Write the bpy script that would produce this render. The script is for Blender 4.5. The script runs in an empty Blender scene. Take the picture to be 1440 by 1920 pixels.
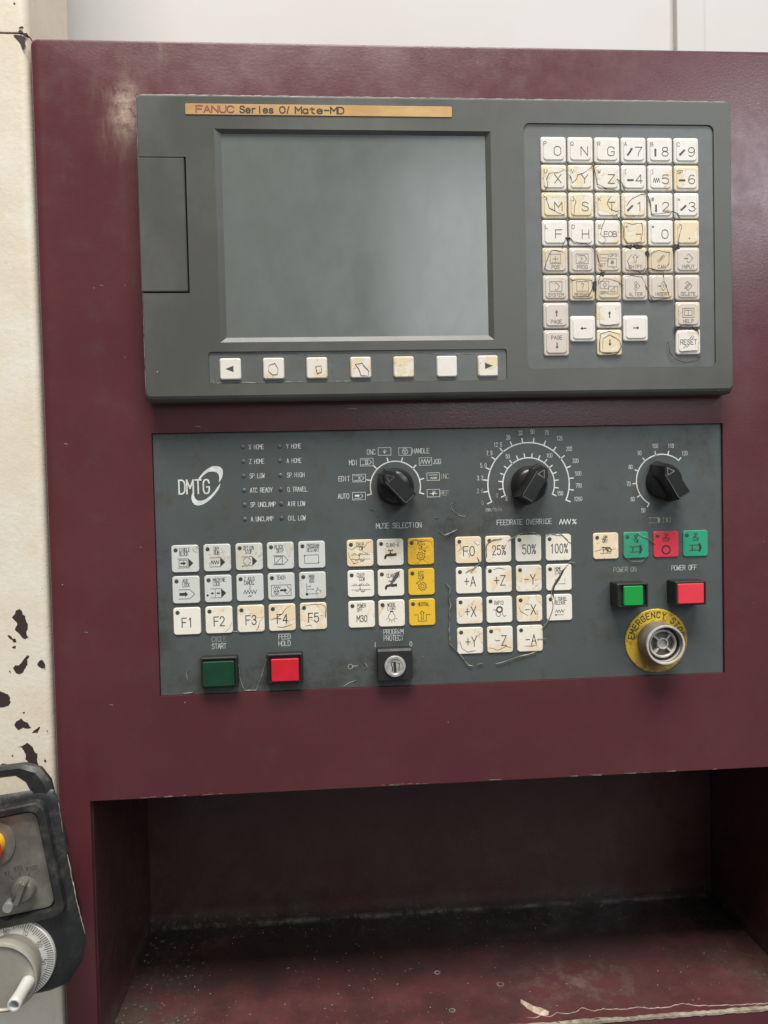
import bpy, bmesh, math, random
from mathutils import Vector, Matrix

# ------------------------------------------------------------------ camera, world, light
scene = bpy.context.scene
ZB = 1.5                      # height of the display unit's top edge above the floor (m)
MM = 0.001


def W(x, y, z):
    """panel coordinates in millimetres (x right, y into the cabinet, z up) -> world metres"""
    return Vector((x * MM, y * MM, z * MM + ZB))


cam_d = bpy.data.cameras.new('camera')
cam = bpy.data.objects.new('camera', cam_d)
scene.collection.objects.link(cam)
yaw, pitch, roll = 0.07105, -0.03093, -0.0233
fwd = Vector((math.sin(yaw) * math.cos(pitch), math.cos(yaw) * math.cos(pitch), math.sin(pitch)))
rgt = Vector((math.cos(yaw), -math.sin(yaw), 0))
upv = rgt.cross(fwd)
r2 = rgt * math.cos(roll) + upv * math.sin(roll)
u2 = -rgt * math.sin(roll) + upv * math.cos(roll)
M = Matrix((r2, u2, -fwd)).transposed().to_4x4()
M.translation = W(118.54, -529.13, -259.77)
cam.matrix_world = M
cam_d.sensor_fit = 'VERTICAL'
cam_d.sensor_height = 24
cam_d.lens = 1442 / 1920 * 24
cam_d.clip_start = 0.01
cam_d.clip_end = 50
scene.camera = cam

world = bpy.data.worlds.new('World')
scene.world = world
world.use_nodes = True
wb = world.node_tree.nodes['Background']
wb.inputs[0].default_value = (0.95, 0.97, 1.0, 1)
wb.inputs[1].default_value = 0.19


def area(name, loc, aim, sx, sy, power, col):
    d = bpy.data.lights.new(name, 'AREA')
    d.shape = 'RECTANGLE'
    d.size, d.size_y, d.energy, d.color = sx, sy, power, col
    o = bpy.data.objects.new(name, d)
    scene.collection.objects.link(o)
    o.location = loc
    o.rotation_euler = (Vector(aim) - Vector(loc)).to_track_quat('-Z', 'Y').to_euler()
    return o


area('window', (0.80, -2.1, 1.98), (0.5, 0, 1.6), 0.85, 0.68, 9.0, (0.90, 0.96, 1.0))
area('side_window', (1.78, -2.1, 2.72), (0.45, 0, 1.5), 0.55, 0.6, 18, (0.82, 0.92, 1.0))  # added unseen light, gives sheen at the cabinet's top right corner
area('ceiling_lamp', (0.2, -1.6, 5.0), (0.2, -0.3, 1.2), 2.4, 1.2, 296, (1.0, 0.965, 0.91))

vs = scene.view_settings
vs.view_transform = 'Standard'
vs.look = 'None'
vs.exposure = 0.0
vs.gamma = 1
vs.use_curve_mapping = False
scene.cycles.max_bounces = 8
random.seed(7)

# ------------------------------------------------------------------ material helpers


class NT:
    def __init__(self, name):
        self.m = bpy.data.materials.new(name)
        self.m.use_nodes = True
        self.t = self.m.node_tree
        self.b = self.t.nodes['Principled BSDF']
        self.pos = self.new('ShaderNodeNewGeometry').outputs['Position']

    def new(self, k, **kw):
        n = self.t.nodes.new(k)
        for a, v in kw.items():
            setattr(n, a, v)
        return n

    def put(self, sock, v):
        if isinstance(v, bpy.types.NodeSocket):
            self.t.links.new(v, sock)
        elif isinstance(v, (tuple, list)) and len(v) == 3 and sock.type == 'RGBA':
            sock.default_value = (*v, 1)
        else:
            sock.default_value = v

    def noise(self, scale, detail=4, rough=0.6, vec=None, dist=0.0):
        n = self.new('ShaderNodeTexNoise')
        self.put(n.inputs['Vector'], vec or self.pos)
        n.inputs['Scale'].default_value = scale
        n.inputs['Detail'].default_value = detail
        n.inputs['Roughness'].default_value = rough
        n.inputs['Distortion'].default_value = dist
        return n.outputs['Fac']

    def voro(self, scale, vec=None):
        n = self.new('ShaderNodeTexVoronoi')
        self.put(n.inputs['Vector'], vec or self.pos)
        n.inputs['Scale'].default_value = scale
        return n.outputs['Distance']

    def math(self, op, a, b=0.0, clamp=False):
        n = self.new('ShaderNodeMath', operation=op)
        n.use_clamp = clamp
        self.put(n.inputs[0], a)
        self.put(n.inputs[1], b)
        return n.outputs[0]

    def rng(self, v, a, b, c=0.0, d=1.0):
        n = self.new('ShaderNodeMapRange', interpolation_type='SMOOTHSTEP')
        for i, q in enumerate((v, a, b, c, d)):
            self.put(n.inputs[i], q)
        return n.outputs[0]

    def mix(self, f, a, b):
        n = self.new('ShaderNodeMix', data_type='RGBA')
        self.put(n.inputs[0], f)
        self.put(n.inputs[6], a)
        self.put(n.inputs[7], b)
        return n.outputs[2]

    def stretch(self, sx, sy, sz):
        n = self.new('ShaderNodeMapping')
        self.put(n.inputs['Vector'], self.pos)
        n.inputs['Scale'].default_value = (sx, sy, sz)
        return n.outputs[0]

    def new_z(self):
        n = self.new('ShaderNodeSeparateXYZ')
        self.put(n.inputs[0], self.pos)
        return n.outputs['Z']

    def blob(self, x, z, rx, rz, y=0, ry=1000):
        """1 at a place on the panel (mm), 0 outside its radius"""
        n = self.new('ShaderNodeMapping')
        self.put(n.inputs['Vector'], self.pos)
        s = (1 / (rx * MM), 1 / (ry * MM), 1 / (rz * MM))
        c = W(x, y, z)
        n.inputs['Scale'].default_value = s
        n.inputs['Location'].default_value = (-c.x * s[0], -c.y * s[1], -c.z * s[2])
        l = self.new('ShaderNodeVectorMath', operation='LENGTH')
        self.put(l.inputs[0], n.outputs[0])
        return self.rng(l.outputs['Value'], 0.1, 1.0, 1.0, 0.0)

    def attr(self, name):
        n = self.new('ShaderNodeAttribute', attribute_type='OBJECT', attribute_name=name)
        return n.outputs['Fac']

    def bump(self, h, strength, dist):
        n = self.new('ShaderNodeBump')
        n.inputs['Strength'].default_value = strength
        n.inputs['Distance'].default_value = dist
        self.put(n.inputs['Height'], h)
        self.put(self.b.inputs['Normal'], n.outputs[0])

    def out(self, col, rough=0.5, metal=0.0, spec=0.5):
        self.put(self.b.inputs['Base Color'], col)
        self.put(self.b.inputs['Roughness'], rough)
        self.put(self.b.inputs['Metallic'], metal)
        self.b.inputs['Specular IOR Level'].default_value = spec
        return self.m


def plain(name, col, rough=0.5, metal=0.0, spec=0.5, var=0.25, vscale=60, bump=0.0, bscale=900):
    n = NT(name)
    f = n.rng(n.noise(vscale, 5, 0.65), 0.3, 0.75)
    dark = tuple(c * (1 - var) for c in col)
    m = n.out(n.mix(f, dark, col), n.rng(f, 0, 1, rough * 1.15, rough * 0.85), metal, spec)
    if bump:
        n.bump(n.noise(bscale, 2, 0.5), bump, 0.0004)
    return m


MAT = {}


def make_materials():
    # maroon textured paint of the cabinet
    n = NT('maroon_paint')
    big = n.noise(7, 5, 0.6)
    mid = n.noise(45, 6, 0.7)
    c = n.mix(n.rng(big, 0.35, 0.7), (0.086, 0.0205, 0.025), (0.104, 0.027, 0.0315))
    c = n.mix(n.math('MULTIPLY', n.rng(mid, 0.5, 0.8), 0.30), c, (0.075, 0.05, 0.042))
    # pale dusty streaks below the top edge
    st = n.noise(40, 6, 0.7, n.stretch(1.6, 1, 0.45))
    d1 = n.math('MULTIPLY', n.math('MAXIMUM', n.blob(-13, -2, 24, 50), n.math('MULTIPLY', n.blob(14, 34, 12, 26), 0.7)), n.rng(st, 0.38, 0.66))
    d2 = n.math('MULTIPLY', n.blob(-9, -4, 15, 25), n.rng(n.noise(150, 5, 0.75), 0.38, 0.62))
    c = n.mix(n.math('MULTIPLY', d1, 0.95), c, (0.22, 0.155, 0.115))
    c = n.mix(n.math('MULTIPLY', d2, 0.85), c, (0.42, 0.32, 0.25))
    d3 = n.math('MULTIPLY', n.blob(190, 36, 330, 40), n.rng(big, 0.25, 0.7))  # greyer along the top: dust plus a sheen put into the paint
    c = n.mix(n.math('MULTIPLY', d3, 0.16), c, (0.105, 0.082, 0.078))
    # mottled darker band under the display unit
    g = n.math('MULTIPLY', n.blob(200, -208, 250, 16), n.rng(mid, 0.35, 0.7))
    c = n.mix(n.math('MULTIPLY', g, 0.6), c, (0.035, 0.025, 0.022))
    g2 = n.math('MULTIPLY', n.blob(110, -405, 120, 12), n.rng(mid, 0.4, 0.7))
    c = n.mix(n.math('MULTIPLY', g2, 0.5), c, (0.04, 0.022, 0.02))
    # pin-head chips
    sp = n.math('MULTIPLY', n.rng(n.voro(95), 0.0, 0.055, 1, 0), n.rng(n.noise(30, 2), 0.56, 0.62))
    c = n.mix(sp, c, (0.5, 0.42, 0.38))
    m = n.out(c, n.math('ADD', n.rng(mid, 0.3, 0.8, 0.25, 0.36), n.math('MULTIPLY', n.rng(big, 0.4, 0.65), 0.05)), 0, 0.5)
    n.bump(n.noise(520, 2, 0.5, n.stretch(0.8, 1, 1.2)), 0.065, 0.0009)
    MAT['maroon'] = m

    # dirty maroon paint inside the shelf recess, with shade mixed into its colour
    n = NT('recess_paint')
    mid = n.noise(30, 6, 0.7)
    fine = n.noise(220, 4, 0.75)
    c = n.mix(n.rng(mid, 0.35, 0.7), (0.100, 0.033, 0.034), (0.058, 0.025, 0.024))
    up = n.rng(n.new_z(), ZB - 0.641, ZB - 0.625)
    c = n.mix(n.math('MULTIPLY', up, 0.72), c, (0.036, 0.0135, 0.012))  # walls above the floor darkened: recess shade put into the paint
    ed = n.math('MAXIMUM', n.math('MAXIMUM', n.blob(-40, -646, 75, 200), n.blob(465, -646, 70, 200)),
                n.blob(200, -646, 900, 200, 150, 52))
    ed = n.math('MULTIPLY', ed, n.rng(n.noise(22, 6, 0.75), 0.38, 0.62))
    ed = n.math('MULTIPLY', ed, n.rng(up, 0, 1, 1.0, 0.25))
    c = n.mix(n.math('MULTIPLY', ed, 0.85), c, (0.068, 0.056, 0.045))
    grime_shade = n.math('MULTIPLY', n.blob(200, -646, 2500, 16, 165, 165), n.rng(n.noise(14, 6, 0.75), 0.24, 0.52))  # back of the floor darkened: greasy grime and painted recess shade
    c = n.mix(n.math('MULTIPLY', grime_shade, 0.88), c, (0.020, 0.016, 0.013))
    low = n.blob(200, -646, 2000, 22)
    ed2 = n.math('MULTIPLY', n.math('MULTIPLY', ed, low), n.rng(fine, 0.56, 0.72))
    c = n.mix(n.math('MULTIPLY', ed2, 0.6), c, (0.30, 0.265, 0.21))
    ln = n.math('MULTIPLY', n.blob(200, -646, 900, 5, 152, 4), n.rng(n.noise(35, 6, 0.8), 0.44, 0.62))
    c = n.mix(n.math('MULTIPLY', ln, 0.45), c, (0.30, 0.27, 0.21))
    pale = n.math('MULTIPLY', n.blob(300, -646, 75, 100, 45, 50), n.rng(n.noise(60, 5, 0.7), 0.42, 0.7))
    c = n.mix(n.math('MULTIPLY', pale, 0.45), c, (0.22, 0.15, 0.125))
    m = n.out(c, n.rng(n.noise(40, 6, 0.75), 0.35, 0.7, 0.24, 0.58), 0, 0.5)
    n.bump(n.noise(300, 3, 0.6), 0.2, 0.0006)
    MAT['recess'] = m

    # cream machine paint
    n = NT('cream_paint')
    mid = n.noise(18, 6, 0.7)
    fine = n.noise(260, 4, 0.6)
    c = n.mix(n.rng(mid, 0.35, 0.68), (0.70, 0.61, 0.475), (0.74, 0.69, 0.585))
    sp = n.math('MULTIPLY', n.rng(n.voro(150), 0.0, 0.10, 1, 0), n.rng(n.noise(35, 3), 0.55, 0.66))
    c = n.mix(n.math('MULTIPLY', sp, 0.7), c, (0.20, 0.13, 0.08))
    wr = n.rng(n.noise(9, 7, 0.8, None, 0.6), 0.495, 0.505)
    wr2 = n.math('MULTIPLY', n.math('MULTIPLY', wr, n.math('SUBTRACT', 1.0, wr)), 1.4)
    c = n.mix(wr2, c, (0.52, 0.44, 0.33))
    m = n.out(c, n.rng(mid, 0.3, 0.8, 0.42, 0.6), 0, 0.4)
    n.bump(n.math('ADD', fine, n.math('MULTIPLY', n.noise(35, 5, 0.7), 2.0)), 0.22, 0.0008)
    MAT['cream'] = m

    n = NT('white_enclosure_paint')
    c = n.mix(n.rng(n.noise(4, 4), 0.3, 0.7), (0.55, 0.53, 0.50), (0.57, 0.56, 0.54))
    sm = n.rng(n.noise(30, 6, 0.75, n.stretch(1, 1, 0.5)), 0.60, 0.8)
    c = n.mix(n.math('MULTIPLY', sm, 0.25), c, (0.5, 0.45, 0.38))
    MAT['white'] = n.out(c, 0.5, 0, 0.4)

    # bezel plastic
    n = NT('grey_bezel_plastic')
    big = n.noise(14, 5, 0.65, n.stretch(1, 1, 0.7))
    c = n.mix(n.rng(big, 0.35, 0.68), (0.078, 0.078, 0.067), (0.101, 0.102, 0.089))
    rd = n.math('MULTIPLY', n.rng(n.noise(26, 5, 0.7), 0.5, 0.75), 0.35)
    c = n.mix(rd, c, (0.098, 0.078, 0.068))
    sp = n.math('MULTIPLY', n.rng(n.voro(120), 0.0, 0.07, 1, 0), n.rng(n.noise(30, 2), 0.60, 0.66))
    c = n.mix(sp, c, (0.5, 0.47, 0.43))
    MAT['bezel'] = n.out(c, n.rng(big, 0.3, 0.7, 0.35, 0.50), 0, 0.45)
    n.bump(n.noise(1600, 2, 0.5), 0.10, 0.0003)

    n = NT('grey_keypad_film')
    big = n.noise(30, 6, 0.7)
    c = n.mix(n.rng(big, 0.35, 0.68), (0.096, 0.101, 0.094), (0.120, 0.124, 0.116))
    c = n.mix(n.math('MULTIPLY', n.rng(n.noise(55, 6, 0.75), 0.52, 0.75), 0.5), c, (0.085, 0.075, 0.055))
    MAT['keyfilm'] = n.out(c, 0.42, 0, 0.5)

    # operator panel film
    n = NT('slate_panel_film')
    big = n.noise(11, 6, 0.65)
    mid = n.noise(48, 7, 0.75)
    c = n.mix(n.rng(big, 0.35, 0.68), (0.072, 0.083, 0.080), (0.084, 0.098, 0.096))
    c = n.mix(n.math('MULTIPLY', n.rng(mid, 0.48, 0.70), 0.7), c, (0.066, 0.056, 0.041))
    lo = n.math('MULTIPLY', n.rng(n.noise(26, 7, 0.75), 0.42, 0.62),
                n.math('MAXIMUM', n.math('MAXIMUM', n.blob(80, -390, 130, 30), n.blob(160, -385, 60, 34)),
                       n.math('MAXIMUM', n.blob(0, -340, 14, 80), n.blob(215, -285, 70, 40))))
    c = n.mix(n.math('MULTIPLY', lo, 0.75), c, (0.040, 0.034, 0.026))
    hi = n.math('MULTIPLY', n.blob(375, -235, 40, 22), n.rng(mid, 0.4, 0.65))
    c = n.mix(n.math('MULTIPLY', hi, 0.6), c, (0.045, 0.040, 0.032))
    ring_ = n.math('MAXIMUM', n.math('MAXIMUM', n.blob(165, -270, 34, 22), n.blob(245, -268, 34, 20)), n.math('MAXIMUM', n.blob(357, -275, 26, 20), n.blob(160, -325, 40, 46)))
    gz = n.math('MULTIPLY', ring_, n.rng(n.noise(34, 7, 0.75), 0.40, 0.62))
    c = n.mix(n.math('MULTIPLY', gz, 0.6), c, (0.052, 0.045, 0.034))
    sc = n.rng(n.noise(60, 8, 0.85, n.stretch(0.5, 1, 2.2), 0.8), 0.66, 0.72)
    c = n.mix(n.math('MULTIPLY', sc, 0.35), c, (0.17, 0.165, 0.15))
    sp = n.math('MULTIPLY', n.rng(n.voro(110), 0.0, 0.06, 1, 0), n.rng(n.noise(35, 2), 0.58, 0.64))
    c = n.mix(sp, c, (0.55, 0.53, 0.48))
    m = n.out(c, n.rng(mid, 0.3, 0.75, 0.38, 0.55), 0, 0.45)
    n.bump(n.noise(120, 5, 0.7), 0.08, 0.0006)
    MAT['panel'] = m

    # keys: film yellowed and rubbed, with fine dark scuffs where it has cracked
    def key(name, base, film, edgecol, sc, hard):
        n = NT(name)
        w = n.attr('wear')
        f = n.noise(sc, 3, 0.55, None, 0.5)
        thr = n.math('SUBTRACT', 0.72, n.math('MULTIPLY', w, 0.34))
        d = n.math('SUBTRACT', f, thr)
        mask = n.rng(d, -0.07, 0.07)
        edge = n.rng(n.math('ABSOLUTE', d), 0.0, 0.011, 1, 0)
        sub = n.rng(n.noise(sc * 2.2, 5, 0.7), 0.35, 0.7)
        c = n.mix(n.math('MULTIPLY', sub, 0.18), base, tuple(q * 0.86 for q in film))
        c = n.mix(n.math('MULTIPLY', w, 0.30), c, film)
        c = n.mix(n.math('MULTIPLY', mask, 0.9), c, film)
        brk = n.rng(n.noise(sc * 3.1, 4, 0.7), 0.46, 0.58)
        c = n.mix(n.math('MULTIPLY', n.math('MULTIPLY', edge, brk), hard), c, edgecol)
        area_ = n.rng(n.noise(sc * 0.8, 2, 0.5, n.stretch(1, 1, 1.3)), 0.46, 0.60)
        speck = n.math('MULTIPLY', n.rng(n.noise(sc * 7, 4, 0.75, n.stretch(1.2, 1, 0.7)), 0.60, 0.70), area_)
        c = n.mix(n.math('MULTIPLY', speck, n.math('MULTIPLY', w, 1.3, True)), c, (0.15, 0.09, 0.045))
        m = n.out(c, n.rng(sub, 0, 1, 0.34, 0.46), 0, 0.45)
        n.bump(n.rng(d, -0.004, 0.01), 0.35, 0.0002)
        MAT[name] = m
    key('key_white', (0.74, 0.70, 0.645), (0.72, 0.585, 0.37), (0.16, 0.09, 0.04), 95, 0.55)
    key('key_beige', (0.59, 0.525, 0.455), (0.61, 0.50, 0.34), (0.15, 0.09, 0.05), 95, 0.55)
    key('button_cream', (0.83, 0.795, 0.70), (0.80, 0.64, 0.42), (0.14, 0.075, 0.03), 70, 0.6)
    key('button_grey', (0.62, 0.635, 0.60), (0.60, 0.56, 0.44), (0.2, 0.14, 0.08), 70, 0.6)
    key('button_yellow', (0.80, 0.50, 0.035), (0.72, 0.40, 0.03), (0.16, 0.07, 0.02), 70, 0.6)
    key('button_green', (0.025, 0.34, 0.19), (0.04, 0.26, 0.15), (0.03, 0.10, 0.06), 70, 0.6)
    key('button_red', (0.78, 0.045, 0.075), (0.62, 0.04, 0.06), (0.12, 0.02, 0.02), 70, 0.6)

    MAT['ink_dark'] = plain('dark_print', (0.045, 0.04, 0.035), 0.6, var=0.4, vscale=400)
    MAT['ink_grey'] = plain('grey_print', (0.085, 0.08, 0.075), 0.6, var=0.4, vscale=400)
    MAT['ink_faint'] = plain('faded_print', (0.25, 0.20, 0.16), 0.6, var=0.35, vscale=300)
    MAT['ink_white'] = plain('white_print', (0.82, 0.83, 0.79), 0.55, var=0.35, vscale=160)
    MAT['ink_worn'] = plain('worn_white_print', (0.58, 0.55, 0.47), 0.6, var=0.6, vscale=240)
    MAT['ink_red'] = plain('worn_red_print', (0.30, 0.075, 0.05), 0.6, var=0.4, vscale=300)
    MAT['ink_brown'] = plain('brown_black_print', (0.055, 0.035, 0.02), 0.6, var=0.5, vscale=200)
    MAT['tear_dark'] = plain('stained_tear', (0.085, 0.052, 0.028), 0.6, var=0.6, vscale=120)
    MAT['tear_pale'] = plain('dusty_film_edge', (0.34, 0.31, 0.265), 0.45, var=0.75, vscale=90)
    MAT['tear_grey'] = plain('film_edge', (0.16, 0.155, 0.14), 0.45, var=0.5, vscale=90)
    MAT['edge_wear_glint'] = plain('rubbed_lit_edge', (0.33, 0.31, 0.285), 0.5, var=0.55, vscale=30)  # scuffed plastic with an edge highlight in its colour
    MAT['blot'] = plain('grimy_hole', (0.035, 0.03, 0.025), 0.7)
    MAT['black'] = plain('black_bakelite', (0.012, 0.012, 0.012), 0.34, spec=0.5, var=0.4, vscale=80, bump=0.12, bscale=500)
    MAT['blackmatt'] = plain('black_housing', (0.018, 0.018, 0.017), 0.5, var=0.3, bump=0.1)
    n = NT('dusty_black_rubber')
    f = n.math('MULTIPLY', n.rng(n.noise(45, 6, 0.75), 0.47, 0.75), n.rng(n.new_z(), ZB - 0.56, ZB - 0.45, 0.25, 1.0))
    c = n.mix(f, (0.016, 0.017, 0.017), (0.105, 0.092, 0.078))
    MAT['rubber'] = n.out(c, n.rng(f, 0, 1, 0.42, 0.7))
    n.bump(n.noise(300, 5, 0.7), 0.3, 0.0005)
    MAT['led'] = plain('unlit_indicator', (0.13, 0.145, 0.125), 0.3, var=0.4, vscale=500)
    MAT['led_dark'] = plain('unlit_button_indicator', (0.075, 0.082, 0.055), 0.4, var=0.4, vscale=500)
    MAT['led_red'] = plain('unlit_red_indicator', (0.14, 0.075, 0.07), 0.3, var=0.4, vscale=500)
    MAT['lens_green_dark'] = plain('dark_green_lens', (0.008, 0.060, 0.026), 0.3, var=0.4, vscale=70)
    MAT['lens_green'] = plain('green_lens', (0.012, 0.33, 0.06), 0.3, var=0.12, vscale=70)
    MAT['lens_red'] = plain('red_lens', (0.66, 0.018, 0.035), 0.3, var=0.2, vscale=90)
    MAT['lens_red_pale'] = plain('bright_red_lens', (0.80, 0.05, 0.07), 0.3, var=0.1, vscale=90)
    MAT['metal'] = plain('dull_silver_metal', (0.62, 0.60, 0.56), 0.34, 0.25, var=0.5, vscale=220)
    MAT['pale_plastic'] = plain('pale_grey_plastic', (0.60, 0.565, 0.52), 0.45, var=0.35, vscale=160)
    MAT['taupe'] = plain('taupe_plastic', (0.20, 0.17, 0.14), 0.5, var=0.35, vscale=90)
    n = NT('scratched_yellow_disc')
    f = n.rng(n.noise(65, 6, 0.75), 0.28, 0.52)
    lo = n.math('MULTIPLY', f, n.math('MAXIMUM', n.blob(348, -390, 30, 30), n.blob(368, -378, 16, 24)))
    c = n.mix(n.math('MULTIPLY', lo, 0.9), (0.68, 0.47, 0.035), (0.24, 0.135, 0.045))
    c = n.mix(n.math('MULTIPLY', n.rng(n.noise(180, 5, 0.75), 0.50, 0.64), 0.75), c, (0.20, 0.125, 0.04))
    MAT['yellow_disc'] = n.out(c, 0.45)
    n = NT('brass_nameplate')
    f = n.rng(n.noise(50, 6, 0.7, n.stretch(0.6, 1, 2)), 0.35, 0.7)
    c = n.mix(f, (0.46, 0.26, 0.095), (0.56, 0.345, 0.14))
    c = n.mix(n.math('MULTIPLY', n.blob(60, -11, 36, 14), 0.3), c, (0.60, 0.36, 0.22))
    MAT['brass'] = n.out(c, 0.42, 0.25)
    n = NT('lcd_screen_glass')
    f = n.noise(28, 6, 0.7, n.stretch(1, 1, 0.6))
    c = n.mix(n.rng(f, 0.3, 0.7), (0.132, 0.142, 0.132), (0.148, 0.157, 0.146))
    sp = n.math('MULTIPLY', n.rng(n.voro(70), 0.0, 0.05, 1, 0), n.rng(n.noise(20, 2), 0.56, 0.62))
    c = n.mix(sp, c, (0.4, 0.4, 0.38))
    MAT['screen'] = n.out(c, n.rng(f, 0.3, 0.75, 0.13, 0.25), 0, 0.6)
    MAT['alu'] = plain('brushed_aluminium', (0.50, 0.49, 0.46), 0.42, 0.55, var=0.2, vscale=80)
    MAT['alu_plate'] = plain('grey_pendant_plate', (0.26, 0.24, 0.205), 0.36, 0.3, var=0.5, vscale=45)
    MAT['wheel'] = plain('grey_beige_metal', (0.40, 0.37, 0.31), 0.42, 0.3, var=0.2, vscale=40)
    MAT['dial'] = plain('pale_dial', (0.66, 0.65, 0.61), 0.4, 0.2, var=0.15, vscale=60)
    MAT['chip'] = plain('bare_undercoat', (0.050, 0.028, 0.024), 0.6, var=0.35, vscale=120, bump=0.2, bscale=300)
    MAT['flake'] = plain('paint_flake', (0.55, 0.42, 0.33), 0.5, var=0.4, vscale=200)
    MAT['grit'] = plain('pale_grit', (0.45, 0.40, 0.33), 0.7)
    MAT['bare'] = plain('bare_edge_metal', (0.55, 0.46, 0.36), 0.45, 0.2, var=0.6, vscale=120)
    MAT['pend_red'] = plain('pendant_red_plastic', (0.72, 0.05, 0.02), 0.3, var=0.1)
    MAT['pend_yellow'] = plain('pendant_yellow_plastic', (0.80, 0.42, 0.03), 0.35, var=0.1)


make_materials()

# ------------------------------------------------------------------ mesh helpers (all in mm)
PM = {}          # object -> its origin in panel mm


def rrect(cx, cz, w, h, r, n=4):
    r = min(r, w / 2 - 1e-4, h / 2 - 1e-4)
    pts = []
    for sx, sz, a0 in ((1, 1, 0), (-1, 1, 90), (-1, -1, 180), (1, -1, 270)):
        for k in range(n + 1):
            a = math.radians(a0 + 90 * k / n)
            pts.append((cx + sx * (w / 2 - r) + r * math.cos(a), cz + sz * (h / 2 - r) + r * math.sin(a)))
    return pts


def circ(cx, cz, r, n=32):
    return [(cx + r * math.cos(2 * math.pi * k / n), cz + r * math.sin(2 * math.pi * k / n)) for k in range(n)]


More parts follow.
